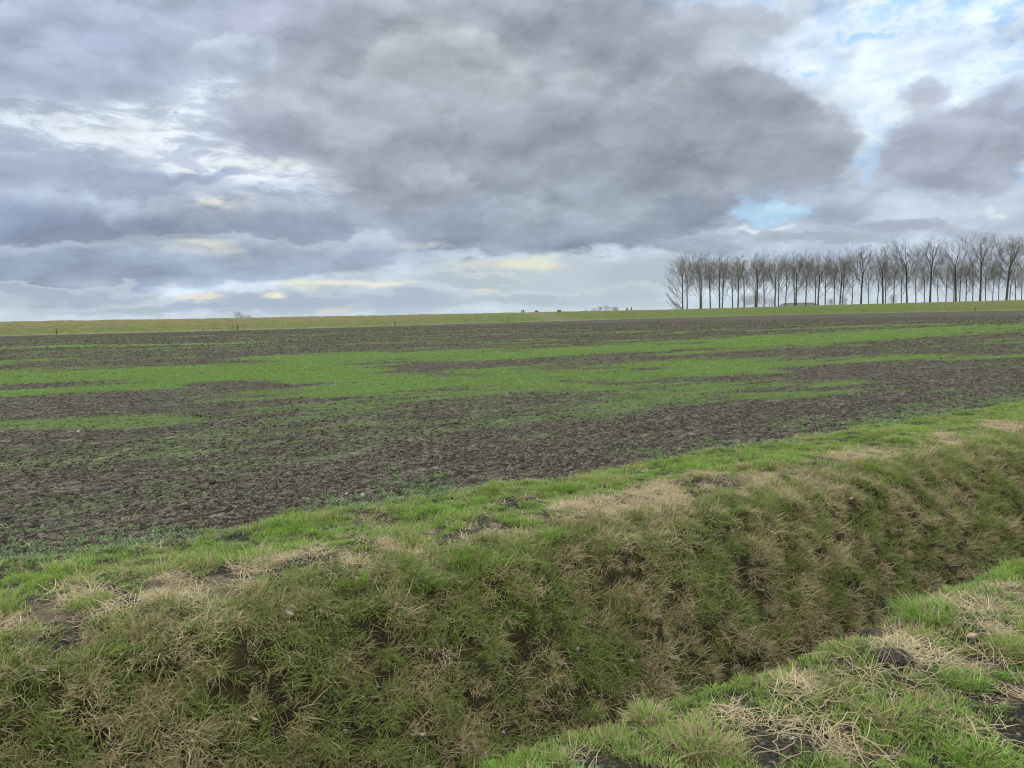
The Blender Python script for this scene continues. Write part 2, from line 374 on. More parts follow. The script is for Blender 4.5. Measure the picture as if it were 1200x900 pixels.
# flat land behind the dike
qx = np.concatenate([ax_ + nx * 20, ]); qy = ay_ + ny * 20
tag(mesh_obj('ground', [(*xy(231.5, -5000), -.06), (*xy(231.5, 5000), -.06), (*xy(7000, 5000), -.06), (*xy(7000, -5000), -.06)], [(0, 1, 2, 3)], M['far']), 'flat meadow land reaching to the horizon', 'ground', kind='structure')

# ------------------------------------------------------------------ blades, tufts, scatter
def blades(n, rad, L, Wd, th0, th1, jit=.35, rs=None, axis=None, aj=3.14, sag=0.):
    """n curved blades -> verts, faces, rnd, tt.  th0/th1: lean at the foot / extra bend"""
    rs = rs or rng; rr = rad * np.sqrt(rs.random(n)); an = rs.random(n) * 2 * np.pi
    bx, by = rr * np.cos(an), rr * np.sin(an)
    yaw = (an + rs.normal(0, .8, n)) if axis is None else axis + rs.normal(0, aj, n)
    Ls = L * (1 + jit * rs.normal(0, 1, n)).clip(.35, 1.8); W = Wd * (1 + .25 * rs.normal(0, 1, n)).clip(.5, 1.6)
    t0 = np.abs(th0 * (1 + (.5 if th0 < 1.2 else .1) * rs.normal(0, 1, n))); t1 = th1 * (1 + .5 * rs.normal(0, 1, n))
    side = rs.normal(0, .35, n)
    p = np.stack([bx, by, np.full(n, -.006)], 1); V = []; K = 4
    for k in range(K + 1):
        a = t0 + t1 * (k / K); yw = yaw + side * k / K
        d = np.stack([np.sin(a) * np.cos(yw), np.sin(a) * np.sin(yw), np.cos(a)], 1)
        s = np.stack([-np.sin(yw), np.cos(yw), np.zeros(n)], 1)
        w = (W * (1, 1, .85, .55, .08)[k] / 2)[:, None]
        V += [p - s * w, p + s * w]; p = p + d * (Ls / K)[:, None]
        p[:, 2] = np.maximum(p[:, 2], sag)
    V = np.stack(V, 1).reshape(-1, 3)
    b = np.arange(n)[:, None] * (2 * K + 2)
    F = np.concatenate([b + np.array([2 * k, 2 * k + 1, 2 * k + 3, 2 * k + 2]) for k in range(K)], 1).reshape(-1, 4)
    rnd = np.repeat(rs.random(n), 2 * K + 2); tt = np.tile(np.repeat(np.linspace(0, 1, K + 1), 2), n)
    return V, F, rnd, tt
def merge(parts):
    V, F, r, t_, k = [], [], [], [], 0
    for a in parts: V.append(a[0]); F.append(a[1] + k); r.append(a[2]); t_.append(a[3]); k += len(a[0])
    return np.vstack(V), np.vstack(F), np.concatenate(r), np.concatenate(t_)
def tuft_obj(name, parts, mat, link=False, **extra):
    V, F, r, tt = merge(parts); at = dict(rnd=r, tt=tt); at.update({k: np.full(len(V), q) for k, q in extra.items()})
    return mesh_obj(name, V, (F.ravel(), np.full(len(F), 4)), mat, link=link, attrs=at)
def collection(name, obs):
    c = bpy.data.collections.new(name)
    for o_ in obs: c.objects.link(o_)
    return c
def scatter(name, P, rot, scl, colln, tint, dry, label, cat):
    n = len(P); me = bpy.data.meshes.new(name); me.vertices.add(n); me.vertices.foreach_set('co', np.asarray(P, np.float32).ravel())
    nv = len(colln.objects)
    for k, ty, a in (('rot', 'FLOAT_VECTOR', rot), ('scl', 'FLOAT_VECTOR', scl)):
        me.attributes.new(k, ty, 'POINT').data.foreach_set('vector', np.asarray(a, np.float32).ravel())
    for k, a in (('tint', tint), ('dry', dry)):
        me.attributes.new(k, 'FLOAT', 'POINT').data.foreach_set('value', np.asarray(a, np.float32))
    me.attributes.new('idx', 'INT', 'POINT').data.foreach_set('value', rng.integers(0, nv, n).astype(np.int32))
    ob = bpy.data.objects.new(name, me); col.objects.link(ob)
    ng = bpy.data.node_groups.new(name, 'GeometryNodeTree')
    ng.interface.new_socket('Geometry', in_out='INPUT', socket_type='NodeSocketGeometry'); ng.interface.new_socket('Geometry', in_out='OUTPUT', socket_type='NodeSocketGeometry')
    gi, go = ng.nodes.new('NodeGroupInput'), ng.nodes.new('NodeGroupOutput'); ip = ng.nodes.new('GeometryNodeInstanceOnPoints')
    ci = ng.nodes.new('GeometryNodeCollectionInfo'); ci.inputs['Collection'].default_value = colln; ci.inputs['Separate Children'].default_value = True; ci.inputs['Reset Children'].default_value = True
    def na(k, ty):
        q = ng.nodes.new('GeometryNodeInputNamedAttribute'); q.data_type = ty; q.inputs[0].default_value = k; return q.outputs[0]
    er = ng.nodes.new('FunctionNodeEulerToRotation'); L = ng.links.new
    L(na('rot', 'FLOAT_VECTOR'), er.inputs[0]); L(er.outputs[0], ip.inputs['Rotation']); L(na('scl', 'FLOAT_VECTOR'), ip.inputs['Scale'])
    L(na('idx', 'INT'), ip.inputs['Instance Index']); ip.inputs['Pick Instance'].default_value = True
    L(ci.outputs[0], ip.inputs['Instance']); L(gi.outputs[0], ip.inputs['Points']); L(ip.outputs[0], go.inputs[0])
    md = ob.modifiers.new('scatter', 'NODES'); md.node_group = ng
    return tag(ob, label, cat, kind='stuff')
def candidates(u0, u1, v0, v1, dens, fall=0, mx=(-170, 1370)):
    n = int((u1 - u0) * (v1 - v0) * dens); u = rng.uniform(u0, u1, n); v = rng.uniform(v0, v1, n); X, Y = xy(u, v); Z = height(u, v)
    sx, sy, zf = screen(X, Y, Z); k = (sx > mx[0]) & (sx < mx[1]) & (sy < 1080) & (zf > .4)
    if fall:
        D = np.hypot(X, Y); k &= rng.random(n) < np.clip(fall / D, 0, 1) ** 1.3
    return u[k], v[k]
def frames(u, v, upmix=.6, yaw=None, gradmix=None):
    """euler angles: local Z between world up and slope normal, local X toward 'yaw' (world) """
    e = .06; hu = (height(u + e, v) - height(u - e, v)) / (2 * e); hv = (height(u, v + e) - height(u, v - e)) / (2 * e)
    g = np.stack([-(hu * NU[0] + hv * DV[0]), -(hu * NU[1] + hv * DV[1]), np.ones_like(u)], 1)
    nn = g / np.linalg.norm(g, axis=1)[:, None]
    z = nn * (1 - upmix) + np.array([0, 0, 1.]) * upmix; z /= np.linalg.norm(z, axis=1)[:, None]
    if yaw is None: yaw = rng.random(len(u)) * 2 * np.pi
    elif isinstance(yaw, str):   # downhill
        yaw = np.arctan2(g[:, 1], g[:, 0]) + rng.normal(0, .6, len(u))
    x = np.stack([np.cos(yaw), np.sin(yaw), 0 * yaw], 1); y = np.cross(z, x); y /= np.linalg.norm(y, axis=1)[:, None]; x = np.cross(y, z)
    ey = np.arcsin(np.clip(-x[:, 2], -1, 1)); ez = np.arctan2(x[:, 1], x[:, 0]); ex = np.arctan2(y[:, 2], z[:, 2])
    return np.stack([ex, ey, ez], 1)
def P3(u, v, dz=0.): X, Y = xy(u, v); return np.stack([X, Y, height(u, v) + dz], 1)

# --- turf on both verges
turf = [tuft_obj('turf_tuft', [blades(32, .055, .036, .0042, .45, .8, rs=np.random.default_rng(100 + k)), blades(7, .05, .055, .003, .4, .9, rs=np.random.default_rng(130 + k))], M['blade']) for k in range(6)]
cT = collection('turf_tufts', turf)
def turf_points(u0, u1, v0, v1, dens):
    u, v = candidates(u0, u1, v0, v1, dens); X, Y = xy(u, v)
    d, s = dry_mask(X, Y), soil_mask(X, Y); pat = fbm(X * 3.1, Y * 3.1, 101, 3) * .6 + fbm(X * 8, Y * 8, 102, 2) * .4 - .10 * (1 - ss(0, .55, np.abs(u - 5.05))) - .07 * (u < 2.3)
    keep = rng.random(len(u)) < np.clip(1.15 - .85 * d - .85 * s, .05, 1) * ss(.33, .45, pat + .04)
    e = edge_u(v); keep &= (u < e + rng.normal(0, .07, len(u)))
    u, v, d, s, pat = u[keep], v[keep], d[keep], s[keep], pat[keep]
    big = ss(.52, .72, fbm(u * 2.2, v * 2.2, 105, 3)) * (1 - d)
    sc_ = (.62 + .7 * big + rng.normal(0, .14, len(u))).clip(.35, 1.8) * (1 - .3 * d) * (1 - .35 * s)
    hs = sc_ * (.8 + .35 * rng.random(len(u)))
    tint = np.clip(.15 + .9 * fbm(u * 1.7, v * 1.7, 107, 3) * 1.1 - .25 + .3 * big, 0, 1.2)
    dr = np.clip(.06 + .42 * d + 1.2 * (fbm(u * 2.7, v * 2.7, 109, 3) - .45) + .6 * (fbm(u * 8, v * 8, 110, 2) - .5) + .22 * (1 - ss(0, .7, np.abs(u - 4.95))) + .10 * (u < 2.5), .02, .85)
    return u, v, sc_, hs, tint, dr
a = turf_points(4.5, 7.1, -6, 26, 470); b = turf_points(-.8, 2.62, -3, 12, 720)
u, v, sc_, hs, ti, dr = [np.concatenate(q) for q in zip(a, b)]
scatter('verge_grass', P3(u, v), frames(u, v, .7), np.stack([sc_, sc_, hs], 1), cT, ti, dr, 'short fresh green grass on both verges of the ditch', 'grass')
# --- bank grass, hanging down the slope
bt = [tuft_obj('bank_tuft', [blades(28, .045, .09, .0037, .7, 1.2, axis=0., aj=1.2, rs=np.random.default_rng(200 + k)), blades(10, .07, .07, .004, .5, 1.1, rs=np.random.default_rng(230 + k))], M['bank']) for k in range(6)]
cB = collection('bank_tufts', bt)
u, v = candidates(2.4, 4.95, -4, 24, 430)
pat = fbm(u * 6.5, v * 5.5, 111, 3); pr = (.62 + .38 * ss(.36, .52, pat + .04)) * (1 - .45 * ss(.0, .25, .25 - np.abs(u - 3.65)) ) * (1 - .6 * (u < 2.75)) * (1 - .5 * (1 - ss(0, .2, np.abs(u - 3.05)))) * (1 - .5 * ss(4.6, 4.95, u))
k = rng.random(len(u)) < pr; u, v = u[k], v[k]
s_ = (.35 + 1.0 * fbm(u * 5, v * 5, 113, 2) + rng.normal(0, .16, len(u))).clip(.35, 1.6) * (1 - .35 * (u < 2.7))
dr = np.clip(.29 + .5 * (fbm(u * 1.8, v * 1.8, 115, 3) - .5) + 2.0 * (fbm(u * 6, v * 6, 116, 2) - .5) + rng.normal(0, .12, len(u)) + .25 * (1 - ss(3.7, 4.1, u)) * (u > 3), .04, .95)
ti = np.clip(.5 + 2.0 * (fbm(u * 4, v * 4, 117, 3) - .5), 0, 1.1)
scatter('bank_grass', P3(u, v), frames(u, v, .35, 'down'), np.stack([s_, s_, s_], 1), cB, ti, dr, 'long matted green and straw grass hanging down the ditch banks', 'grass')
# --- bright fresh tufts on the bank
u, v = candidates(2.5, 4.9, -4, 24, 90); k = fbm(u * 4, v * 4, 119, 3) > .53; u, v = u[k], v[k]
s_ = rng.uniform(.7, 1.35, len(u))
scatter('bank_sprouts', P3(u, v), frames(u, v, .5, 'down'), np.stack([s_, s_, s_ * 1.2], 1), cT, rng.random(len(u)) * .5, rng.random(len(u)) * .4, 'bright green young grass among the old bank grass', 'grass')
# --- straw
st = [tuft_obj('straw_wisp', [blades(26, .10, .11, .0027, 1.40, .2, axis=0., aj=3., rs=np.random.default_rng(300 + k), sag=.003), blades(5, .06, .09, .003, .8, .5, rs=np.random.default_rng(330 + k))], M['straw']) for k in range(7)]
cS = collection('straw_wisps', st)
u, v = candidates(-.8, 7.0, -5, 25, 520); X, Y = xy(u, v); d = dry_mask(X, Y) * ss(.28, .50, fbm(X * 3.5, Y * 3.5, 123, 3)) ; ds = soil_mask(X, Y)
on_bank = ((u > 2.45) & (u < 4.7)); pb = .05 + .08 * ss(.40, .65, fbm(u * 2.6, v * 2.6, 121, 3)) * (u > 3.3)
brow = .07 * np.exp(-((u - 4.75) / .3) ** 2)
k = rng.random(len(u)) < np.where(on_bank, pb, np.clip(.02 + .05 * (np.abs(u - 5.1) < .5) + .48 * d * (1 - .5 * ds), 0, .9) * (u < edge_u(v))) + brow
u, v = u[k], v[k]; s_ = rng.uniform(.5, 1.15, len(u))
scatter('straw', P3(u, v, .004), frames(u, v, .1), np.stack([s_, s_, s_], 1), cS, rng.random(len(u)), 0 * u + .35, 'matted pale dead straw lying on the verge and bank', 'dead grass')
# --- weeds at the field edge
def leafy(seed, n=18, rad=.05, L=.03, W=.010):
    rs = np.random.default_rng(seed); return blades(n, rad, L, W, .7, .7, rs=rs)
wt = [tuft_obj('weed_tuft', [leafy(400 + k), leafy(420 + k, 10, .03, .045, .008)], M['weed']) for k in range(5)]
cW = collection('weed_tufts', wt)
u, v = candidates(6.2, 8.8, -6, 26, 300); w = fbm(u * .9, v * .8, 131, 3)
k = (rng.random(len(u)) < np.exp(-np.maximum(u - edge_u(v), -.1) / .42) * ss(.44, .58, w)) & (u > edge_u(v) - .25); u, v = u[k], v[k]
u2, v2 = candidates(1.0, 2.3, 0, 6, 60); k = fbm(u2 * 2, v2 * 2, 133, 3) > .56; u, v = np.concatenate([u, u2[k]]), np.concatenate([v, v2[k]])
s_ = rng.uniform(.6, 1.4, len(u))
scatter('weeds', P3(u, v), frames(u, v, .7), np.stack([s_, s_, s_], 1), cW, rng.random(len(u)), rng.random(len(u)) * .2, 'low blue green leafy weeds along the field edge', 'weeds')
# --- crop seedlings
ct_ = [tuft_obj('seedling_patch', [blades(9, .16, .05, .007, .5, .8, rs=np.random.default_rng(500 + k))], M['crop']) for k in range(5)]
cC = collection('seedling_patches', ct_)
n = 560000; D = 7 + 110 * rng.random(n) ** 1.3; azm = R(-41) + R(82) * rng.random(n); X, Y = D * np.sin(azm), D * np.cos(azm); u, v = X * NU[0] + Y * NU[1], X * DV[0] + Y * DV[1]
k = u > 6.9; u, v, D = u[k], v[k], D[k]; g = green_mask(u, v) + (fbm(u * 2.5, v * 1.5, 141, 3) - .5) * .9
g *= ss(9, 16, D) * .85 + .15
k = rng.random(len(u)) < ss(.22, 1.1, g) * .85 + .012; u, v, D = u[k], v[k], D[k]; s_ = rng.uniform(.55, 1.1, len(u)) * np.clip(D / 20, .55, 5.)
scatter('crop_seedlings', P3(u, v), frames(u, v, 1.), np.stack([s_, s_, np.minimum(s_, 1.3)], 1), cC, rng.random(len(u)), 0 * u + .05, 'bright green crop seedlings in streaks across the field', 'seedlings')
# --- clods
def icosphere(sub):
    import bmesh
    bm = bmesh.new(); bmesh.ops.create_icosphere(bm, subdivisions=sub, radius=1); V = np.array([q.co[:] for q in bm.verts]); F = [[q.index for q in f.verts] for f in bm.faces]; bm.free(); return V, F
IV, IF = icosphere(2)
IV3, IF3 = icosphere(3)
def lump(seed, flat=.6, V=IV, amp=.55, fr=1.6):
    n = fbm(V[:, 0] * fr + seed * 7 + V[:, 2] * 1.3, V[:, 1] * fr - V[:, 2] * fr, seed, 3) - .5
    n2 = vn(V[:, 0] * 4 + seed, V[:, 1] * 4 + V[:, 2] * 5, seed + 3) - .5
    Q = V * (1 + amp * 2 * n + .35 * n2)[:, None]; Q[:, 2] *= flat; return Q
cl = [mesh_obj('clod', lump(600 + k, .75) * .023 * np.array([1.3, .8, 1]), IF, M['clod'], link=False) for k in range(7)]
cK = collection('clods', cl)
n = 620000; D = 5 + 165 * rng.random(n) ** 1.8; azm = R(-42) + R(84) * rng.random(n); X, Y = D * np.sin(azm), D * np.cos(azm); u, v = X * NU[0] + Y * NU[1], X * DV[0] + Y * DV[1]
k = (u > edge_u(v) - .15) & (rng.random(n) < .35 + .9 * ss(.35, .6, fbm(u * 3, v * 2, 151, 3))); u, v, D = u[k], v[k], D[k]
k = rng.random(len(u)) > ss(.2, .7, green_mask(u, v)) * ss(11, 17, D) * .8 + ss(90, 165, D) * .5; u, v, D = u[k], v[k], D[k]
X, Y = xy(u, v); s_ = np.exp(rng.normal(-.5, .5, len(u))).clip(.2, 1.6) * np.clip(D / 30, .8, 2.8)
u2, v2 = candidates(-.8, 6.6, -4, 20, 420); xx, yy = xy(u2, v2); k = (rng.random(len(u2)) < np.maximum(soil_mask(xx, yy), .55 * (1 - ss(.36, .50, fbm(xx * 3.1, yy * 3.1, 101, 3) * .6 + fbm(xx * 8, yy * 8, 102, 2) * .4)))) & ((u2 < 2.4) | (u2 > 4.75)); u2, v2 = u2[k], v2[k]
u, v = np.concatenate([u, u2]), np.concatenate([v, v2]); s_ = np.concatenate([s_, rng.uniform(.14, .62, len(u2))])
scatter('soil_clods', P3(u, v, 0), frames(u, v, 1., yaw=TH + rng.normal(0, .9, len(u))), np.stack([s_, s_, s_ * rng.uniform(.7, 1.2, len(u))], 1), cK, 0 * u, 0 * u, 'crumbly dark brown clods covering the ploughed field', 'soil')

# ------------------------------------------------------------------ single things in the foreground
def zh(x, y): u, v = x * NU[0] + y * NU[1], x * DV[0] + y * DV[1]; return float(height(np.array([u]), np.array([v]))[0])
def ground_hit(px, py):
    d = ray(px, py); p = np.array([0, 0, H]); tlast = 1.
    for k in range(400):
        q = p + d * tlast
        if q[2] < zh(q[0], q[1]): break
        tlast += .02 + .0025 * tlast
    q[2] = zh(q[0], q[1]); return q
def tussock(px, py, r, hgt, label, dry=.15, tint=.5, seed=0, fl=0., nb=230):
    q = ground_hit(px, py); rs = np.random.default_rng(700 + seed)
    parts = [blades(nb * 2, r * .8, hgt * .5, .0036, .5 + fl, 1.0, rs=rs, jit=.5), blades(int(nb * 1.2), r * 1.15, hgt * .4, .004, .7 + fl, .9, rs=rs, jit=.5)]
    V, F, rn, tt = merge(parts)
    o_ = mesh_obj('grass_tussock', V, (F.ravel(), np.full(len(F), 4)), M['blade'], attrs=dict(rnd=rn, tt=tt, dryg=np.full(len(V), dry), tintg=np.full(len(V), tint)))
    o_.location = q; return tag(o_, label, 'grass tussock', 'grass tussocks on the verges')
TS = [(1085, 722, .17, .20, 'largest bright green grass tussock at the ditch edge beside the bare dark earth', .12, .4),
      (1187, 765, .11, .15, 'green tussock with pale dead blades spilling out at the right edge', .3, .5),
      (1130, 800, .10, .10, 'low round green tussock below the straw patch with the stone', .08, .45),
      (1042, 845, .15, .16, 'sprawling tussock with long leaning blades under the tangle of dead stems', .28, .2),
      (822, 880, .13, .19, 'upright tussock mixed half with tan dead blades at the bottom edge', .6, .5),
      (560, 893, .10, .13, 'small fresh tussock poking up at the near ditch lip by the bottom edge', .08, .5),
      (645, 630, .13, .12, 'bright green tussock on the brink between two straw patches', .08, .7),
      (532, 660, .12, .12, 'green tussock just right of the round straw patch on the brink', .1, .5),
      (105, 708, .13, .10, 'lone green tussock on the dry left part of the far verge', .05, .6),
      (412, 684, .14, .12, 'green tussock on the brink below the round straw patch', .12, .5),
      (760, 846, .09, .13, 'thin pale tussock on the near ditch lip', .5, .6),
      (690, 838, .09, .12, 'short yellowish tussock where the near lip meets the dark ditch', .45, .8),
      (810, 550, .22, .14, 'broad lush tussock on the far verge close to the field', .04, .7),
      (1150, 888, .14, .12, 'dense lush tussock in the bottom right corner', .05, .6)]
for i, (x, y, r_, h_, lb, dy, ti_) in enumerate(TS): tussock(x, y, r_, h_, lb, dy, ti_, i)

def tubes(paths, sides=5):
    V, F = [], []; k = 0
    for P, rad in paths:
        P = np.asarray(P, float); n = len(P); T = np.gradient(P, axis=0); T /= np.linalg.norm(T, axis=1)[:, None] + 1e-9
        ref = np.array([0, 0, 1.]) if abs(T[0][2]) < .9 else np.array([1., 0, 0])
        for j in range(n):
            a_ = np.cross(T[j], ref); a_ /= np.linalg.norm(a_) + 1e-9; b_ = np.cross(T[j], a_)
            an = np.arange(sides) * 2 * np.pi / sides; V.append(P[j] + rad[j] * (np.cos(an)[:, None] * a_ + np.sin(an)[:, None] * b_))
        i = (k + np.arange(n - 1)[:, None] * sides + np.arange(sides)[None]); i2 = (k + np.arange(n - 1)[:, None] * sides + (np.arange(sides)[None] + 1) % sides)
        F.append(np.stack([i, i2, i2 + sides, i + sides], -1).reshape(-1, 4)); k += n * sides
    F = np.vstack(F); return np.vstack(V), (F.ravel(), np.full(len(F), 4))
def tangle(px, py, n, spread, L, hmax, rad, label, seed):
    rs = np.random.default_rng(seed); q = ground_hit(px, py); paths = []
    for i in range(n):
        p = np.array([rs.normal(0, spread * .5), rs.normal(0, spread * .35), 0.]); yaw = rs.random() * 6.28; el = rs.uniform(.2, 1.2); P = [p.copy()]
        m_ = rs.integers(7, 12); st_ = L * rs.uniform(.5, 1.2) / m_
        for j in range(m_):
            yaw += rs.normal(0, .38); el += rs.normal(-.22, .3); el = np.clip(el, -1.1, 1.3)
            if p[2] <= .02 and el < 0: el = rs.uniform(0, .3)
            if p[2] > hmax: el = -.4
            p = p + st_ * np.array([math.cos(yaw) * math.cos(el), math.sin(yaw) * math.cos(el), math.sin(el)]); p[2] = max(p[2], .012); P.append(p.copy())
        paths.append((P, np.linspace(rad, rad * .45, len(P)) * rs.uniform(.7, 1.2)))
    V, F = tubes(paths); o_ = mesh_obj('withered_plant', V, F, M['straw'], smooth=True); o_.location = q
    o_.data.attributes.new('rnd', 'FLOAT', 'POINT').data.foreach_set('value', np.repeat(rs.random(n), 1)[np.minimum(np.arange(len(V)) * n // len(V), n - 1)].astype(np.float32))
    return tag(o_, label , 'dead plant', 'tangles of dead stems on the near verge')
tangle(1030, 800, 46, .20, .40, .13, .0020, 'tangle of pale dead stems arching above the green grass', 31)
tangle(960, 862, 40, .24, .42, .06, .0021, 'curly pale dead stems lying low by the bottom edge', 32)
tangle(1165, 775, 26, .14, .3, .08, .0019, 'pale dead stems spilling from the tussock at the right edge', 33)
tangle(740, 815, 14, .10, .22, .05, .0018, 'short dead stems leaning over the near ditch lip', 34)
tangle(860, 745, 16, .2, .32, .06, .0022, 'dark ditch side bundle of dead stems lying against the bank foot', 35)

def molehill(px, py, r_, label, seed):
    q = ground_hit(px, py); e = empty('molehill', q, label, 'molehill', 'mounds of dug earth'); V = IV3.copy()
    Q = lump(seed, .3, V, .3, 2.2) * r_; n = vn(V[:, 0] * 9 + seed, V[:, 1] * 9 + V[:, 2] * 7, 3); Q *= (1 + .28 * (n - .5))[:, None]
    mesh_obj('mound', Q, IF3, M['earth'], e, smooth=False)
    rs = np.random.default_rng(seed); vv, ff, k = [], [], 0
    for i in range(260):
        a_ = rs.random() * 6.28; d_ = r_ * rs.uniform(.1, 1.25); s = rs.uniform(.004, .013) * (1.3 if d_ < r_ else .7)
        zz = .3 * math.sqrt(max(r_ * r_ - d_ * d_, 0)) * 1.0
        vv.append(lump(900 + i % 9, .8) * s + np.array([math.cos(a_) * d_, math.sin(a_) * d_, zz])); ff += [[q_ + k for q_ in f] for f in IF]; k += len(IV)
    c_ = mesh_obj('crumbs', np.vstack(vv), ff, M['earth'], e); c_['kind'] = 'stuff'
molehill(1030, 748, .085, 'upper mound of dark dug earth beside the largest tussock', 41)
molehill(1046, 772, .085, 'lower mound of dark dug earth in the near verge grass', 42)

STN = [(340, 731, .03, 'stone', 'pale pinkish stone near the top of the bank below the left straw patch'), (504, 770, .022, 'stone', 'small pale stone in the middle of the grassy bank'),
       (298, 857, .032, 'leafd', 'pale folded dead leaf low on the left bank'), (405, 868, .018, 'stone', 'left one of two small pale stones low on the bank'),
       (495, 869, .022, 'white', 'right one and whiter of two small stones low on the bank'), (52, 806, .026, 'leafd', 'pale dead leaf lying on yellow moss at the left edge'),
       (590, 866, .022, 'gstone', 'grey stone at the foot of the bank near the near lip'), (739, 783, .028, 'gstone', 'larger grey stone in matted grass on the lower bank'),
       (677, 768, .026, 'gstone', 'flat pale grey stone on the lower middle bank'), (1139, 751, .03, 'leafd', 'flat pinkish stone on the straw patch of the near verge'),
       (929, 867, .013, 'white', 'tiny white shell on dark earth of the near verge'), (997, 594, .03, 'leafd', 'pale orange leaf on the upper right bank'),
       (941, 680, .022, 'stone', 'pale stone on the right part of the bank above the ditch bottom'), (92, 507, .035, 'white', 'white stone on the soil beside the left green streak'),
       (425, 582, .026, 'white', 'right one of two white stones in the soil near the verge'), (406, 581, .02, 'white', 'left one of two white stones in the soil near the verge')]
for i, (x, y, r_, mt, lb) in enumerate(STN):
    q = ground_hit(x, y); leaf = 'leaf' in lb
    Q = lump(950 + i, .25 if leaf else .65, IV, .25, 1.2) * r_ * .75 * np.array([1.15, .8, 1])
    o_ = mesh_obj('dead_leaf' if leaf else ('shell' if 'shell' in lb else 'stone'), Q, IF, M[mt], smooth=False); o_.location = (q[0], q[1], q[2] + r_ * .5 + (.03 if 2.5 < uv_of(q)[0] < 4.8 else .0)); o_.rotation_euler = (.5 * math.sin(i), .3 * math.cos(i), i * 1.3)
    tag(o_, lb, 'leaf' if leaf else ('shell' if 'shell' in lb else 'stone'), None if leaf or 'shell' in lb else 'scattered stones')

# ------------------------------------------------------------------ fence posts at the foot of the dike
def post(px, hgt, w, mat, label, dc=.3, name='fence_post', zoff=0.):
    q = on_dike(px, dc); e = empty(name, (q[0], q[1], q[2] - .1), label, 'post', 'wooden posts along the dike', rz=px * .37)
    a_ = w / 2; b_ = a_ * .8; z = hgt + .1
    V = [(-a_, -a_, 0), (a_, -a_, 0), (a_, a_, 0), (-a_, a_, 0), (-b_, -b_, z), (b_, -b_, z), (b_, b_, z), (-b_, b_, z), (0, 0, z + a_ * .5)]
    o_ = mesh_obj('shaft', V, [(0, 1, 5, 4), (1, 2, 6, 5), (2, 3, 7, 6), (3, 0, 4, 7), (4, 5, 8), (5, 6, 8), (6, 7, 8), (7, 4, 8)], M[mat], e)
    bx = lambda x0, x1, y0, y1, z0, z1: ([(x0, y0, z0), (x1, y0, z0), (x1, y1, z0), (x0, y1, z0), (x0, y0, z1), (x1, y0, z1), (x1, y1, z1), (x0, y1, z1)], [(0, 3, 2, 1), (4, 5, 6, 7), (0, 1, 5, 4), (1, 2, 6, 5), (2, 3, 7, 6), (3, 0, 4, 7)])
    V, F = bx(-a_ - .02, a_ + .02, -a_ - .02, a_ + .02, z * .7, z * .7 + .06); mesh_obj('wire_staple', V, F, M['post'], e)
    return e
for px, h_, w_, mt, lb in [(61.5, 1.15, .24, 'post', 'thick dark fence post farthest left at the foot of the dike'), (278.7, 1.05, .26, 'post', 'thick dark fence post below the lone distant round tree'),
      (451.5, 1.15, .22, 'post', 'thick dark fence post left of centre at the foot of the dike'), (590.5, 1.3, .24, 'post', 'thick dark fence post at the middle of the dike foot'),
      (583.5, 1.1, .14, 'lpost', 'thin post just left of the middle thick post'), (1144.5, 1.35, .3, 'post', 'short dark post at the dike foot below the right poplars'),
      (1157, 2.2, .16, 'lpost', 'tall thin post at the dike foot below the right poplars'), (287, 1.5, .12, 'lpost', 'tall thin post just right of the post below the round tree'),
      (272, 1.4, .12, 'lpost', 'thin post just left of the post below the round tree'), (247.5, 1.2, .12, 'lpost', 'pale thin post left of the lone distant round tree'),
      (234, 1., .12, 'lpost', 'farthest left of the pale thin posts left of the round tree'), (327, 1.2, .13, 'lpost', 'single thin pale post between the round tree and the centre'),
      (414, 1., .12, 'lpost', 'faint thin post left of the left of centre thick post'), (545, 1.2, .12, 'lpost', 'faint thin post before the middle thick post')]:
    post(px, h_, w_, mt, lb)
for px, h_, w_, lb in [(757.5, .95, .45, 'left one of two dark posts on the dike crest before the poplars'), (762.5, 1.15, .35, 'right one of two dark posts on the dike crest before the poplars')]:
    post(px, h_, w_, 'post', lb, 12)
q = on_dike(637.5, 12); e = empty('field_gate', (q[0], q[1], q[2] - .1), 'small dark gate with a crossbar on the dike crest where the track crosses', 'gate', rz=.5)
def box(x0, x1, y0, y1, z0, z1): return np.array([(x0, y0, z0), (x1, y0, z0), (x1, y1, z0), (x0, y1, z0), (x0, y0, z1), (x1, y0, z1), (x1, y1, z1), (x0, y1, z1)]), [(0, 3, 2, 1), (4, 5, 6, 7), (0, 1, 5, 4), (1, 2, 6, 5), (2, 3, 7, 6), (3, 0, 4, 7)]
def boxes(lst):
    V, F = [], []
    for b_ in lst:
        a_, f_ = box(*b_); F += [[q_ + len(V) * 8 for q_ in g_] for g_ in f_]; V.append(a_)
    return np.vstack(V), F
for xx in (-.35, .35): V, F = box(xx - .14, xx + .14, -.1, .1, 0, .95); mesh_obj('post', V, F, M['post'], e)
V, F = boxes([(-.35, 1.2, -.05, .05, .8, .9), (-.35, 1.2, -.05, .05, .5, .6)]); mesh_obj('rail', V, F, M['post'], e)

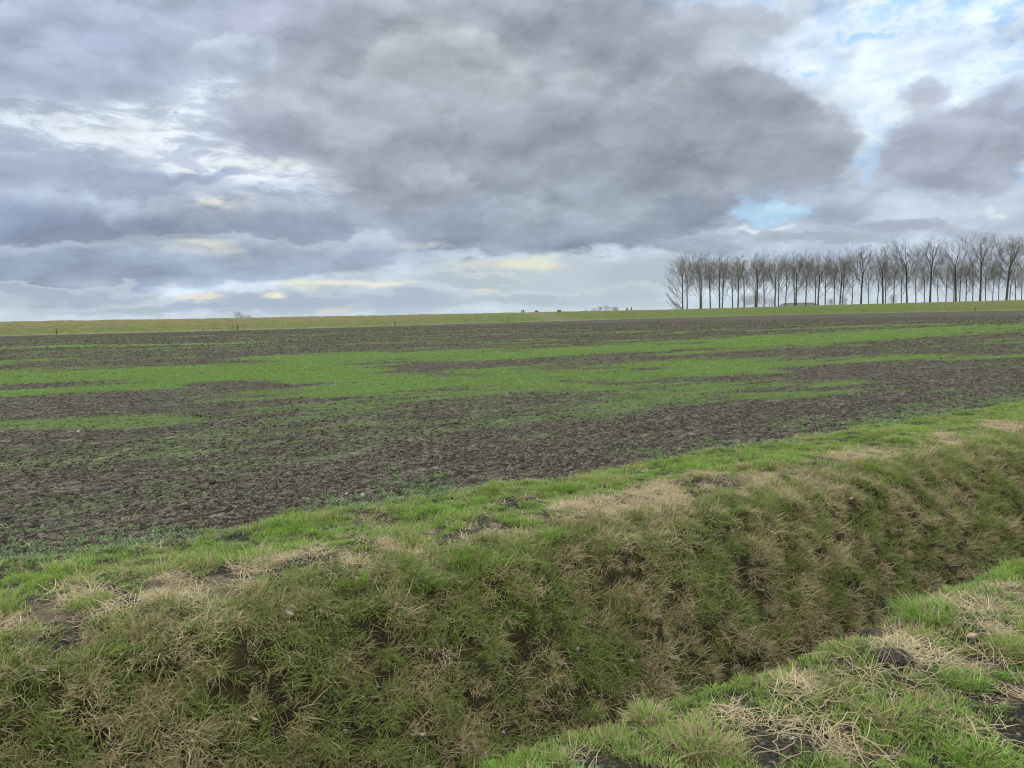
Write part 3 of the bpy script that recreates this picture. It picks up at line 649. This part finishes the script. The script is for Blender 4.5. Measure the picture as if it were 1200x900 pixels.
# ------------------------------------------------------------------ trees
def grow(seed, Ht, spread=1., clear=.3, style='poplar'):
    rs = random.Random(seed); paths_t, paths_c, paths_f = [], [], []
    def wander(p, d, L, r0, r1, n, up, wob):
        P = [p]; d = d.normalized(); q = p
        for i in range(n):
            d = (d + Vector((rs.gauss(0, wob), rs.gauss(0, wob), rs.gauss(0, wob * .5) + up))).normalized(); q = q + d * (L / n); P.append(q)
        return P, [r0 + (r1 - r0) * i / n for i in range(n + 1)], d
    def side(d, ang):
        a_ = d.orthogonal().normalized(); a_.rotate(Matrix.Rotation(rs.random() * 6.283, 3, d)); return (d * math.cos(ang) + a_ * math.sin(ang)).normalized()
    def sub(P, rr, L, level):
        n = {1: 7, 2: 5, 3: 7}[level] ; m_ = len(P) - 1
        for k in range(n):
            f = .18 + .82 * (k + rs.random()) / n; x = min(f * m_, m_ - 1e-3); i = int(x); p = P[i].lerp(P[i + 1], x - i); d = (P[i + 1] - P[i]).normalized(); r_ = rr[i] * .55
            l = L * (.62 - .28 * f) * rs.uniform(.7, 1.25)
            nd = side(d, R(rs.uniform(26, 54)))
            if level < 3:
                Q, q_, _ = wander(p, nd, l, r_, max(r_ * .3, .012), 4, .10 if style == 'poplar' else .03, .09); paths_c.append((Q, q_)) ; sub(Q, q_, l, level + 1)
            else:
                Q, q_, _ = wander(p, nd, l * 1.0, .0075, .0045, 2, .06, .12); paths_f.append((Q, q_))
    # stem, forking into a few leaders
    r0 = Ht * .0135
    stem, rr, d = wander(Vector((0, 0, -.3)), Vector((rs.gauss(0, .008), rs.gauss(0, .008), 1)), Ht * .62, r0, r0 * .52, 10, .02, .011); paths_t.append((stem, [r * (1.35 if i == 0 else 1) for i, r in enumerate(rr)]))
    nl = rs.choice((2, 3, 3))
    for k in range(nl):
        Q, q_, _ = wander(stem[-1], side(d, R(rs.uniform(8, 24))), Ht * .36 * rs.uniform(.85, 1.05), r0 * .42, .03, 7, .07, .06); paths_c.append((Q, q_)); sub(Q, q_, Ht * .30, 1)
    nb = 12
    for k in range(nb):
        f = clear / .62 + (1 - clear / .62) * (k + rs.random()) / nb; x = min(f * 10, 9.99); i = int(x); p = stem[i].lerp(stem[i + 1], x - i)
        l = Ht * (.36 + .06 * math.sin(f * 3.14)) * rs.uniform(.7, 1.1) * spread; nd = side(Vector((0, 0, 1)), R(rs.uniform(34, 56)))
        Q, q_, _ = wander(p, nd, l, r0 * rs.uniform(.18, .29), .025, 7, .13, .06); paths_c.append((Q, q_)); sub(Q, q_, l, 1)
    for k in range(5):                                             # small sprouts on the bare stem
        f = rs.uniform(.08, clear / .62); x = f * 10; i = int(x); p = stem[i].lerp(stem[i + 1], x - i)
        Q, q_, _ = wander(p, side(Vector((0, 0, 1)), R(rs.uniform(45, 75))), Ht * rs.uniform(.05, .13), .03, .012, 3, .1, .1); paths_c.append((Q, q_)); sub(Q, q_, Ht * .07, 3)
    return paths_t, paths_c, paths_f
def tree_proto(name, seed, Ht, spread, clear, style='poplar', mt='bark', mc='twig', low=False):
    a_, b_, c_ = grow(seed, Ht, spread, clear, style)
    if low:
        rs = random.Random(5)
        for k in range(9):
            p = Vector((0, 0, Ht * rs.uniform(.04, .3))); d = Vector((-1, rs.gauss(0, .5), rs.uniform(.25, .9))); P = [p]
            for i in range(7): d = (d.normalized() + Vector((0, rs.gauss(0, .08), .07))); P.append(P[-1] + d.normalized() * Ht * .045 * (1.2 - k * .04))
            b_.append((P, [.12 - .014 * i for i in range(8)]))
            for i in range(2, 8):
                for m_ in range(6):
                    dd = Vector((rs.gauss(-.5, .5), rs.gauss(0, .6), rs.uniform(.1, 1))).normalized(); c_.append(([P[i], P[i] + dd * Ht * .04, P[i] + dd * Ht * .04 + (dd + Vector((0, 0, .5))).normalized() * Ht * .035], [.025, .018, .01]))
    V1, F1 = tubes(a_, 7); V2, F2 = tubes(b_, 4); V3, F3 = tubes(c_, 3)
    V = np.vstack([V2, V3]); F = (np.concatenate([F2[0], F3[0] + len(V2)]), np.concatenate([F2[1], F3[1]]))
    t1 = mesh_obj('trunk', V1, F1, M[mt], link=False, smooth=True).data; t2 = mesh_obj('crown', V, F, M[mc], link=False).data
    return t1, t2
PR = [tree_proto('p', 20 + k, 30., (1.12, .95, 1.2, 1., 1.05, 1.15)[k], (.26, .3, .34, .28, .36, .24)[k]) for k in range(6)]
PLOW = tree_proto('p', 41, 30., 1.05, .2, low=True)
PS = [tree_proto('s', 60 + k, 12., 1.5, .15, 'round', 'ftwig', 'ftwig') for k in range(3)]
def place_tree(name, pr, x, y, z, s, rz, label, cat, group, sxy=1.):
    e = empty(name, (x, y, z), label, cat, group, rz, (s * sxy, s * sxy, s))
    for nm, me in (('trunk', pr[0]), ('crown', pr[1])):
        o_ = bpy.data.objects.new(nm, me); col.objects.link(o_); o_.parent = e
    return e
ordn = ['first', 'second', 'third', 'fourth', 'fifth', 'sixth', 'seventh', 'eighth', 'ninth', 'tenth', 'eleventh', 'twelfth', 'thirteenth', 'fourteenth', 'fifteenth', 'sixteenth', 'seventeenth', 'eighteenth', 'nineteenth', 'twentieth']
ordn += ['twenty-' + q for q in ordn[:9]] + ['thirtieth'] + ['thirty-' + q for q in ordn[:9]]
rt = random.Random(3)
front = [(800, 298), (820.5, 297), (843.5, 299), (865, 299), (887, 298), (909, 297), (933.5, 293), (959.5, 296), (985, 295), (1010, 287), (1036.5, 289), (1064.5, 284), (1092, 278), (1122.5, 277), (1151.5, 277), (1181.5, 277), (1212, 277)]
n_ = len(front) - 1
for i, (px, ytop) in enumerate(front):
    f = i / 15; Y = 384 - 54 * f; q = at_dist(px, ytop, Y); zg = -.1; s = (q[2] - zg) / 30.5
    lb = ('leftmost bare poplar of the row, with low branches spreading left' if i == 0 else 'bare poplar cut by the right edge, at the end of the tall front row' if i == n_ else f'tall bare poplar in the front row, {ordn[i]} from its left end')
    place_tree('poplar_tree', PLOW if i == 0 else PR[(i * 5 + 1) % 6], q[0], Y, zg, s, (0 if i == 0 else rt.random() * 6.28), lb, 'tree', 'bare poplars in the front row', (rt.uniform(1.02, 1.15) + .2 * (i / 16)) if i else 1.)
back = [805, 822, 833, 846.5, 859, 872.5, 885, 896, 912.5, 921, 932, 945, 956, 968, 978.5, 988, 999, 1019, 1029, 1039, 1048, 1057.5, 1075, 1084.5, 1101, 1110, 1119, 1126, 1134, 1141.5, 1157, 1164.5, 1171.5, 1184.5, 1192, 1199]
for i, px in enumerate(back):
    f = (px - 805) / 395; Y = 402 + 165 * f ** 1.2; ytop = 299 + 8 * f + rt.uniform(-2, 4); q = at_dist(px, ytop, Y); s = (q[2] + .1) / 30.5
    place_tree('poplar_tree', PR[(i * 7 + 2) % 6], q[0], Y, -.1, s, rt.random() * 6.28, f'slim bare poplar in the lower back row, {ordn[i]} from its left end', 'tree', 'bare poplars in the back row', rt.uniform(.84, 1.0))
# far away trees seen over the dike
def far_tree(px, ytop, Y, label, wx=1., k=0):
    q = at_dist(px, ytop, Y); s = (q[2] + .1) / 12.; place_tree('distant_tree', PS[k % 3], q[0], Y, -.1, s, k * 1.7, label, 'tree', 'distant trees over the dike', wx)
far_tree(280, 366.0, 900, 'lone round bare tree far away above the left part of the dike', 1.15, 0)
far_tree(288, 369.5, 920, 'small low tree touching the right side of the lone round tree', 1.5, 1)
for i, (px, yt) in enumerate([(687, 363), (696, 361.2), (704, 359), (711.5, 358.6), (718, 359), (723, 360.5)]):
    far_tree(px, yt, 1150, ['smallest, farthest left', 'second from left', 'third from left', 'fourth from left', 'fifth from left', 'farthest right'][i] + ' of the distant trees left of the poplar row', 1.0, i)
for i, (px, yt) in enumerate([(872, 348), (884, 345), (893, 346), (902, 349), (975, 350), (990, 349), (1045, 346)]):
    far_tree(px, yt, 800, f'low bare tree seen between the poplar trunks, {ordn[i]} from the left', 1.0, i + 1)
# barn behind the poplars
p0, p1 = at_dist(913, 360, 470), at_dist(958, 358, 470); cx, W = (p0[0] + p1[0]) / 2, (p1[0] - p0[0]); zt = at_dist(935, 354.8, 470)[2]
e = empty('barn', (cx, 470, -.05), 'long low barn with dark hipped roof behind the poplar trunks', 'barn'); hr = zt + .05; hw = hr - 2.4; w2 = W / 2; dpt = 6
V, F = box(-w2 + .6, w2 - .6, -dpt + .6, dpt - .6, 0, hw); mesh_obj('wall', V, F, M['brick'], e)
V = [(-w2, -dpt, hw - .1), (w2, -dpt, hw - .1), (w2, dpt, hw - .1), (-w2, dpt, hw - .1), (-w2 + 3, 0, hr), (w2 - 3, 0, hr)]
mesh_obj('roof', V, [(0, 1, 5, 4), (1, 2, 5), (2, 3, 4, 5), (3, 0, 4), (3, 2, 1, 0)], M['roof'], e)
V, F = box(-1.8, 1.8, -dpt + .5, -dpt + .62, 0, hw - .6); mesh_obj('door', V, F, M['door'], e)
for xx in (-9, -6, 5, 8): V, F = box(xx, xx + 1.2, -dpt + .5, -dpt + .61, 1.3, 2.3); mesh_obj('window', V, F, M['glass'], e)
# bushes on the dike crest
for px, dc, r_, lb in [(657, 13, .55, 'low dark bush on the dike crest near the track'), (686.5, 13, .7, 'small green bush on the dike crest left of the distant trees')]:
    q = on_dike(px, dc); rs = np.random.default_rng(int(px)); V, F, rn, tt = blades(420, r_ * .9, r_ * .9, .06, .5, .7, rs=rs)
    o_ = mesh_obj('bush', V, (F.ravel(), np.full(len(F), 4)), M['bank'], attrs=dict(rnd=rn, tt=tt)); o_.location = q; tag(o_, lb, 'bush')

# ------------------------------------------------------------------ sky
EXPO = 0.5
SUN_AZ, SUN_EL = R(-22), R(48)
w = bpy.data.worlds.new('World'); sc.world = w; w.use_nodes = True; t = NT(w.node_tree)
out = t.n('ShaderNodeOutputWorld'); bg = t.n('ShaderNodeBackground'); STR = .1; bg.inputs[1].default_value = STR
K = 1 / STR / 2 ** EXPO
def sk(r, g, b, m=1.): q = srgb(r, g, b); return c4(*(x * K * m for x in q))
sky = t.n('ShaderNodeTexSky', sky_type='NISHITA'); sky.sun_disc = False; sky.sun_elevation = SUN_EL; sky.sun_rotation = SUN_AZ; sky.air_density = 1.; sky.dust_density = .6
dirv = t.n('ShaderNodeTexCoord').outputs['Generated']; sp = t.n('ShaderNodeSeparateXYZ'); t.l(dirv, sp.inputs[0])
az = t.math('ARCTAN2', sp.outputs[0], sp.outputs[1]); el = t.math('ARCSINE', sp.outputs[2])
cb = t.n('ShaderNodeCombineXYZ'); t.l(az, cb.inputs[0]); t.l(el, cb.inputs[1]); P = cb.outputs[0]
# noise coordinates: stretched sideways close to the horizon like real cloud decks
nv = t.vm('MULTIPLY', P, (1., 1.7, 1.)); 
cb2 = t.n('ShaderNodeCombineXYZ'); t.l(az, cb2.inputs[0]); t.l(t.math('MULTIPLY', t.math('LOGARITHM', t.math('ADD', t.math('MAXIMUM', el, 0.), .06), 2.718), .42), cb2.inputs[1]); nl = cb2.outputs[0]
def warp(vec, sc1, amp, det, off):
    c_ = t.noise(t.vm('ADD', vec, off), sc1, det, .58, out=1); return t.vm('MULTIPLY', t.vm('SUBTRACT', c_, (.5, .5, .5)), (amp, amp * .55, 0.))
w1 = t.vm('ADD', warp(nl, 5., .20, 8, (3.1, .7, 0)), warp(nv, 20., .07, 6, (0, 4.4, 1.)))
Pw = t.vm('ADD', P, w1)
w2_ = t.vm('ADD', warp(nl, 9., .10, 8, (9.1, 2.7, 0)), warp(nv, 26., .045, 6, (5, 1.4, 1.)))
Pf = t.vm('ADD', P, w2_); Ps = t.vm('ADD', P, t.vm('SCALE', w2_, scale=.35))
d1 = t.noise(nl, 7., 8, .62, dist=.3); d2 = t.noise(nv, 26., 6, .6); alto = t.noise(t.vm('ADD', nv, (2., 5., 0)), 24., 6, .58, dist=.1)
ds = t.noise(t.vm('ADD', t.vm('MULTIPLY', P, (1., 3.4, 1.)), (7., 1., 0)), 16., 7, .66, dist=.5); brk = t.mr(ds, .42, .60); Pc = t.vm('ADD', P, t.vm('ADD', warp(nl, 7., .11, 4, (6.1, 3.7, 0)), warp(nv, 28., .05, 7, (2, 8.4, 1.))))
wv = t.vm('ADD', nv, t.vm('SCALE', w1, scale=.6))
r1 = t.math('SUBTRACT', t.noise(wv, 6., 5, .48), t.noise(t.vm('ADD', wv, (-.010, .034, 0)), 6., 5, .48))
r2 = t.math('SUBTRACT', t.noise(wv, 21., 5, .6), t.noise(t.vm('ADD', wv, (-.003, .010, 0)), 21., 5, .6))
relief = t.math('ADD', t.math('MULTIPLY', r1, 1.3), t.math('MULTIPLY', r2, .22))
# high layer: white cloud with some blue
base = t.mix(t.mr(alto, .36, .60), sk(160, 188, 224), sk(211, 217, 230))
gap = t.mr(t.math('ADD', t.math('MULTIPLY', d1, .6), t.math('MULTIPLY', alto, .4)), .36, .44, 1., 0.)
blue = t.mix(1., sky.outputs[0], c4(.9, .95, 1.05), 'MULTIPLY')
c = t.mix(t.math('MULTIPLY', gap, .7), base, blue)
def pxang(x, y): d = ray(x, y); d = d / np.linalg.norm(d); return math.atan2(d[0], d[1]), math.asin(d[2])
def blob(c, x, y, rx, ry, rgb, a=1., soft=.35, rot=0., vec=None, m=1., br=0.):
    A_, E_ = pxang(x, y); A2, E2 = pxang(x + 20, y); A3, E3 = pxang(x, y - 20)
    mp = t.n('ShaderNodeMapping', vector_type='TEXTURE'); ch = t.n('ShaderNodeVectorMath', operation='MULTIPLY_ADD')     # ties each layer to the one before, so that the shader compiles in order
    t.put(ch.inputs[0], c if isinstance(c, bpy.types.NodeSocket) else vec or Pw); ch.inputs[1].default_value = (1e-7,) * 3; t.l(vec or Pw, ch.inputs[2]); t.l(ch.outputs[0], mp.inputs[0]); mp.inputs['Location'].default_value = (A_, E_, 0); mp.inputs['Rotation'].default_value = (0, 0, R(rot) + math.atan2(E2 - E_, A2 - A_))
    mp.inputs['Scale'].default_value = (rx * (A2 - A_) / 20, ry * (E3 - E_) / 20, 1)
    al_ = t.mr(t.vm('LENGTH', mp.outputs[0]), 1 + soft, 1 - soft, 0., a)
    if br: al_ = t.math('MULTIPLY', al_, t.math('MULTIPLY_ADD', brk, br, 1 - br))
    return t.mix(al_, c, sk(*rgb, m) if len(rgb) == 3 else rgb)
def cum(c, x, y, rx, ry, dark, light, a=.9, rot=0.):
    c = blob(c, x, y - ry * .12, rx * 1.04, ry, light, a, .13, rot, vec=Pc)
    return blob(c, x - rx * .04, y + ry * .3, rx * 1.0, ry * .95, dark, a, .5, rot, vec=Pc)
def tex(c, amt=1., lo=.32, hi=.68, dk=.78, lt=1.22):
    f = t.mr(t.math('ADD', t.math('MULTIPLY', d1, .65), t.math('MULTIPLY', d2, .35)), lo, hi, dk, lt, smooth=False); return t.mix(amt, c, f, 'MULTIPLY')
BL = 'BL'
# painter's order: the far layers first
c = blob(c, 300, 150, 640, 330, (166, 171, 190), 1., .3)                       # wide left deck
c = blob(c, 560, 345, 900, 60, (190, 196, 209), .95, .35)                       # pale band at the horizon
c = blob(c, 1080, 262, 330, 60, (178, 184, 201), .95, .3)
for (x, y, rx, ry, col3, a_, so) in [
    (120, 146, 125, 20, (218, 221, 231), 1., .5), (90, 176, 120, 7, (208, 211, 222), .8, .5), (160, 196, 70, 7, (206, 208, 219), .8, .5), (60, 150, 90, 12, (206, 210, 224), .7, .5), (215, 178, 130, 14, (208, 209, 220), .85, .5), (262, 112, 44, 18, (212, 218, 230), .9, .5), (330, 116, 18, 9, (205, 212, 224), .8, .5),
    (300, 196, 90, 11, (212, 213, 222), .85, .5), (430, 222, 66, 17, (206, 208, 218), .8, .5), (250, 240, 45, 8, (214, 215, 222), .8, .5), (330, 228, 70, 9, (202, 204, 214), .7, .5),
    (240, 292, 46, 9, (208, 208, 214), .85, .5), (120, 182, 60, 8, (204, 206, 218), .6, .5)]:
    c = blob(c, x, y, rx * 1.15, ry * 1.35, col3, min(a_ * 1.1, 1), so + .1, vec=Pf, br=.85)
for (x, y, rx, ry, col3, a_, so) in [
    (80, 40, 170, 50, (162, 169, 190), .8, .4), (60, 95, 150, 30, (160, 166, 187), .8, .4), (190, 60, 90, 40, (168, 174, 194), .7, .4), (60, 205, 110, 26, (158, 163, 184), .85, .4), (180, 212, 110, 9, (150, 156, 178), .8, .4),
    (100, 262, 140, 36, (137, 147, 171), .95, .4), (60, 290, 120, 28, (133, 143, 167), .9, .4), (175, 228, 50, 20, (160, 166, 186), .8, .35), (250, 262, 90, 24, (150, 156, 176), .9, .35), (380, 275, 110, 30, (150, 156, 175), .95, .35), (330, 310, 90, 14, (152, 161, 180), .8, .4),
    (200, 318, 150, 14, (158, 166, 186), .8, .4), (360, 140, 90, 50, (160, 163, 180), .85, .4),
    (440, 70, 130, 70, (163, 166, 180), .95, .4), (330, 35, 80, 40, (170, 172, 192), .8, .4), (480, 110, 90, 45, (170, 172, 182), .7, .5), (430, 160, 120, 45, (150, 153, 168), .8, .4), (560, 60, 120, 60, (158, 160, 172), .8, .5)]:
    c = blob(c, x, y, rx, ry, col3, a_, so)
for q in [(60, 262, 130, 42, (136, 145, 168), (168, 175, 194)), (190, 262, 62, 32, (144, 152, 174), (176, 182, 200)), (345, 268, 120, 34, (145, 152, 172), (176, 180, 195)), (300, 300, 190, 20, (150, 158, 177), (172, 178, 194)),
          (430, 290, 40, 22, (148, 155, 174), (178, 182, 196)), (110, 312, 200, 20, (146, 155, 177), (170, 177, 195)), (90, 40, 150, 40, (158, 165, 187), (176, 182, 200)), (270, 60, 50, 26, (160, 166, 186), (182, 187, 202))]:
    c = cum(c, *q)
# the white broken cloud on the right
for (x, y, rx, ry, col3, a_, so) in [(960, 70, 190, 62, (214, 218, 231), .9, .5), (1100, 95, 150, 60, (209, 214, 230), .85, .5), (985, 145, 60, 50, (218, 221, 230), .85, .4), (860, 40, 70, 50, (206, 210, 226), .7, .5)]:
    c = blob(c, x, y, rx, ry, col3, a_ * .55, so, vec=Pf)
bl2 = t.math('MULTIPLY', t.mr(alto, .50, .62), .75)
for (x, y, rx, ry) in [(1135, 95, 70, 10), (1020, 34, 60, 12), (920, 92, 30, 8), (1190, 60, 50, 20)]:
    A_ = blob(t.mix(0., c4(0, 0, 0), c4(0, 0, 0)), x, y, rx, ry, c4(1., 1., 1.), 1., .7, vec=Pf); c = t.mix(t.math('MULTIPLY', A_, bl2), c, sk(150, 186, 232))
# central dark mass and lobes
for (x, y, rx, ry, col3, a_, so, ro) in [
    (640, 120, 250, 130, (151, 154, 166), .97, .22, -12), (700, 205, 190, 80, (138, 141, 155), .95, .3, 0), (560, 200, 170, 60, (141, 146, 160), .9, .35, -15), (750, 40, 130, 50, (150, 152, 165), .85, .4, 0),
    (690, 262, 160, 30, (131, 138, 157), .95, .3, 0), (620, 280, 110, 18, (131, 139, 158), .95, .3, 0), (560, 255, 90, 28, (138, 145, 162), .8, .4, -10), (850, 15, 70, 18, (168, 170, 184), .7, .4, 0),
    (770, 130, 60, 26, (164, 167, 180), .6, .5, 20), (620, 120, 70, 50, (155, 158, 168), .5, .6, 0), (690, 60, 90, 30, (138, 141, 154), .6, .5, 0)]:
    c = blob(c, x, y, rx, ry, col3, a_, so, ro)
for (x, y, rx, ry, col3, a_, so, ro) in [
    (890, 150, 108, 55, (146, 148, 162), .97, .2, -18), (910, 190, 70, 30, (141, 143, 158), .9, .3, 0), (860, 120, 60, 40, (150, 152, 166), .8, .35, 0), (800, 195, 60, 35, (140, 143, 158), .8, .4, 0),
    (1115, 170, 82, 42, (155, 157, 174), .95, .22, 0), (1175, 145, 60, 40, (158, 160, 178), .9, .3, 0), (1080, 115, 30, 24, (170, 172, 188), .8, .3, 0), (1130, 200, 60, 20, (152, 154, 172), .8, .4, 0),
    (990, 245, 60, 14, (160, 164, 182), .6, .5, 0), (1010, 274, 50, 10, (162, 167, 186), .7, .4, 0), (1180, 245, 50, 20, (180, 183, 198), .6, .5, 0)]:
    c = blob(c, x, y, rx, ry, col3, a_, so, ro, vec=Pf)
for q in [(520, 110, 95, 70, (158, 160, 172), (182, 184, 192), .7, -15), (640, 170, 110, 60, (142, 146, 159), (164, 167, 178), .7, 0), (760, 150, 70, 50, (143, 146, 160), (168, 170, 182), .7, 0), (895, 158, 100, 55, (142, 145, 159), (160, 162, 175), .8, -16),
          (480, 215, 90, 40, (146, 150, 165), (168, 171, 183), .7, -20), (730, 232, 120, 40, (134, 140, 156), (152, 156, 170), .8, 0), (600, 262, 110, 26, (132, 140, 158), (150, 156, 172), .8, 0), (1115, 178, 78, 38, (150, 153, 171), (170, 173, 190), .8, 0), (700, 30, 90, 32, (142, 145, 158), (162, 165, 176), .7, 0), (430, 130, 90, 40, (152, 155, 169), (172, 175, 187), .7, -10)]:
    c = cum(c, *q)
for (x, y, rx, ry, col3, a_, so) in [(898, 243, 46, 13, (172, 200, 228), .85, .4), (915, 240, 30, 8, (192, 214, 232), .6, .5), (1022, 190, 12, 22, (176, 196, 226), .7, .5), (890, 262, 34, 4, (212, 214, 222), .7, .5), (1160, 246, 12, 7, (205, 207, 216), .6, .5)]:
    c = blob(c, x, y, rx, ry, col3, a_, so, vec=Pf)
lit = t.math('MULTIPLY', t.mr(t.noise(t.vm('ADD', wv, (4., 9., 0)), 4.6, 5, .5), .48, .68), .5)
c = t.mix(lit, c, t.mix(.5, c, sk(214, 217, 226)))
c = tex(c, 1., .32, .68, .93, 1.10)
rf = t.math('ADD', t.math('MULTIPLY', relief, 1.15), 1.15); c = t.mix(1., c, rf, 'MULTIPLY')
# low band
for (x, y, rx, ry, col3, a_, so) in [(650, 330, 150, 26, (190, 197, 208), .85, .4), (80, 358, 200, 13, (186, 191, 205), .8, .5), (650, 360, 260, 10, (196, 204, 216), .7, .5), (760, 320, 60, 18, (180, 187, 200), .7, .5), (420, 352, 120, 14, (180, 188, 204), .7, .5)]:
    c = blob(c, x, y, rx, ry, col3, a_, so, vec=Pf)
for (x, y, rx, ry, col3, a_, so) in [(405, 334, 66, 3.6, (232, 226, 210), .7, .6), (360, 334, 20, 4, (230, 224, 210), .7, .6), (235, 346, 26, 4, (222, 215, 207), .7, .6), (318, 346, 16, 4, (240, 230, 214), .7, .6), (240, 292, 38, 4, (220, 212, 206), .7, .6), (235, 285, 40, 3, (222, 218, 214), .7, .6), (260, 240, 30, 3.4, (226, 222, 216), .8, .6), (300, 192, 60, 4, (228, 226, 226), .7, .6), (135, 148, 60, 6, (226, 228, 234), .7, .6),
    (620, 310, 34, 5, (222, 218, 206), .8, .6), (645, 305, 14, 5, (228, 226, 214), .7, .6), (565, 342, 14, 3.5, (222, 216, 204), .7, .6), (495, 289, 26, 3, (206, 206, 208), .7, .6), (590, 312, 60, 3, (212, 210, 204), .6, .6), (390, 363, 22, 4, (218, 206, 202), .6, .6), (560, 309, 40, 2.6, (210, 208, 204), .5, .6)]:
    c = blob(c, x, y, rx * 1.1, ry * 1.3, col3, a_, so, vec=Ps if y > 280 else Pf, br=.6)
for q in [(60, 340, 120, 9, (168, 176, 195), (196, 200, 212)), (200, 360, 110, 7, (172, 180, 198), (198, 203, 214)), (330, 355, 80, 9, (170, 179, 198), (196, 202, 214)), (480, 352, 70, 12, (172, 181, 199), (200, 206, 216)),
          (630, 345, 90, 8, (178, 186, 200), (204, 209, 218)), (560, 326, 60, 6, (180, 187, 199), (206, 208, 214)), (740, 345, 50, 12, (184, 191, 203), (200, 205, 214)), (1060, 262, 70, 8, (168, 172, 190), (186, 189, 203)), (960, 280, 70, 7, (170, 175, 192), (188, 192, 205)), (1160, 268, 60, 9, (176, 180, 196), (196, 199, 211)), (820, 285, 50, 9, (164, 170, 187), (182, 187, 201))]:
    c = cum(c, *q, a=.75)
for (x, y, rx, ry, col3, a_, so) in [(410, 333, 62, 3.2, (238, 230, 212), .85, .6), (318, 346, 13, 3.4, (244, 233, 214), .8, .5), (236, 346, 22, 3.4, (232, 220, 206), .8, .6), (622, 309, 28, 4, (226, 222, 210), .8, .6), (565, 342, 12, 3, (226, 221, 210), .8, .6), (385, 363, 18, 3, (222, 210, 204), .7, .6)]:
    c = blob(c, x, y, rx, ry, col3, a_, so, vec=Ps, br=.35)
c = t.mix(t.mr(el, .0, .022, .6, 0.), c, sk(206, 211, 222)); c = t.mix(1., c, c4(.95, 1.012, .995), 'MULTIPLY'); pv_ = [q * K for q in srgb(168, 171, 182)]; c = t.vm('MULTIPLY', t.vm('POWER', t.vm('MAXIMUM', t.vm('MULTIPLY', c, tuple(1 / q for q in pv_)), (.001,) * 3), (1.14,) * 3), tuple(pv_))
# unseen sky overhead and behind the photographer, brightened to light the ground
up = t.mr(el, .46, .95); beh = t.math('MULTIPLY', t.mr(t.math('ABSOLUTE', az), .8, 1.6), t.mr(el, .0, .2))
k_ = t.math('MAXIMUM', up, beh); c = t.mix(k_, c, t.mix(t.mr(d1, .35, .6), sk(235, 240, 252, 1.3), sk(252, 251, 250, 2.3)))
t.l(c, bg.inputs[0]); t.l(bg.outputs[0], out.inputs[0])
w.cycles.sampling_method = 'MANUAL'; w.cycles.sample_map_resolution = 512
sl = bpy.data.lights.new('sun', 'SUN'); sl.energy = 1.5; sl.angle = R(10); sl.color = (1., .965, .91); so = bpy.data.objects.new('sun', sl); col.objects.link(so)
sd = Vector((math.sin(SUN_AZ) * math.cos(SUN_EL), math.cos(SUN_AZ) * math.cos(SUN_EL), math.sin(SUN_EL))); so.rotation_euler = sd.to_track_quat('Z', 'Y').to_euler()
vs_ = sc.view_settings; vs_.view_transform = 'Standard'; vs_.look = 'None'; vs_.exposure = EXPO; vs_.gamma = 1; vs_.use_curve_mapping = False
sc.cycles.max_bounces = 4; sc.cycles.diffuse_bounces = 2; sc.cycles.transmission_bounces = 3; sc.cycles.use_denoising = True; sc.cycles.filter_width = 1.15
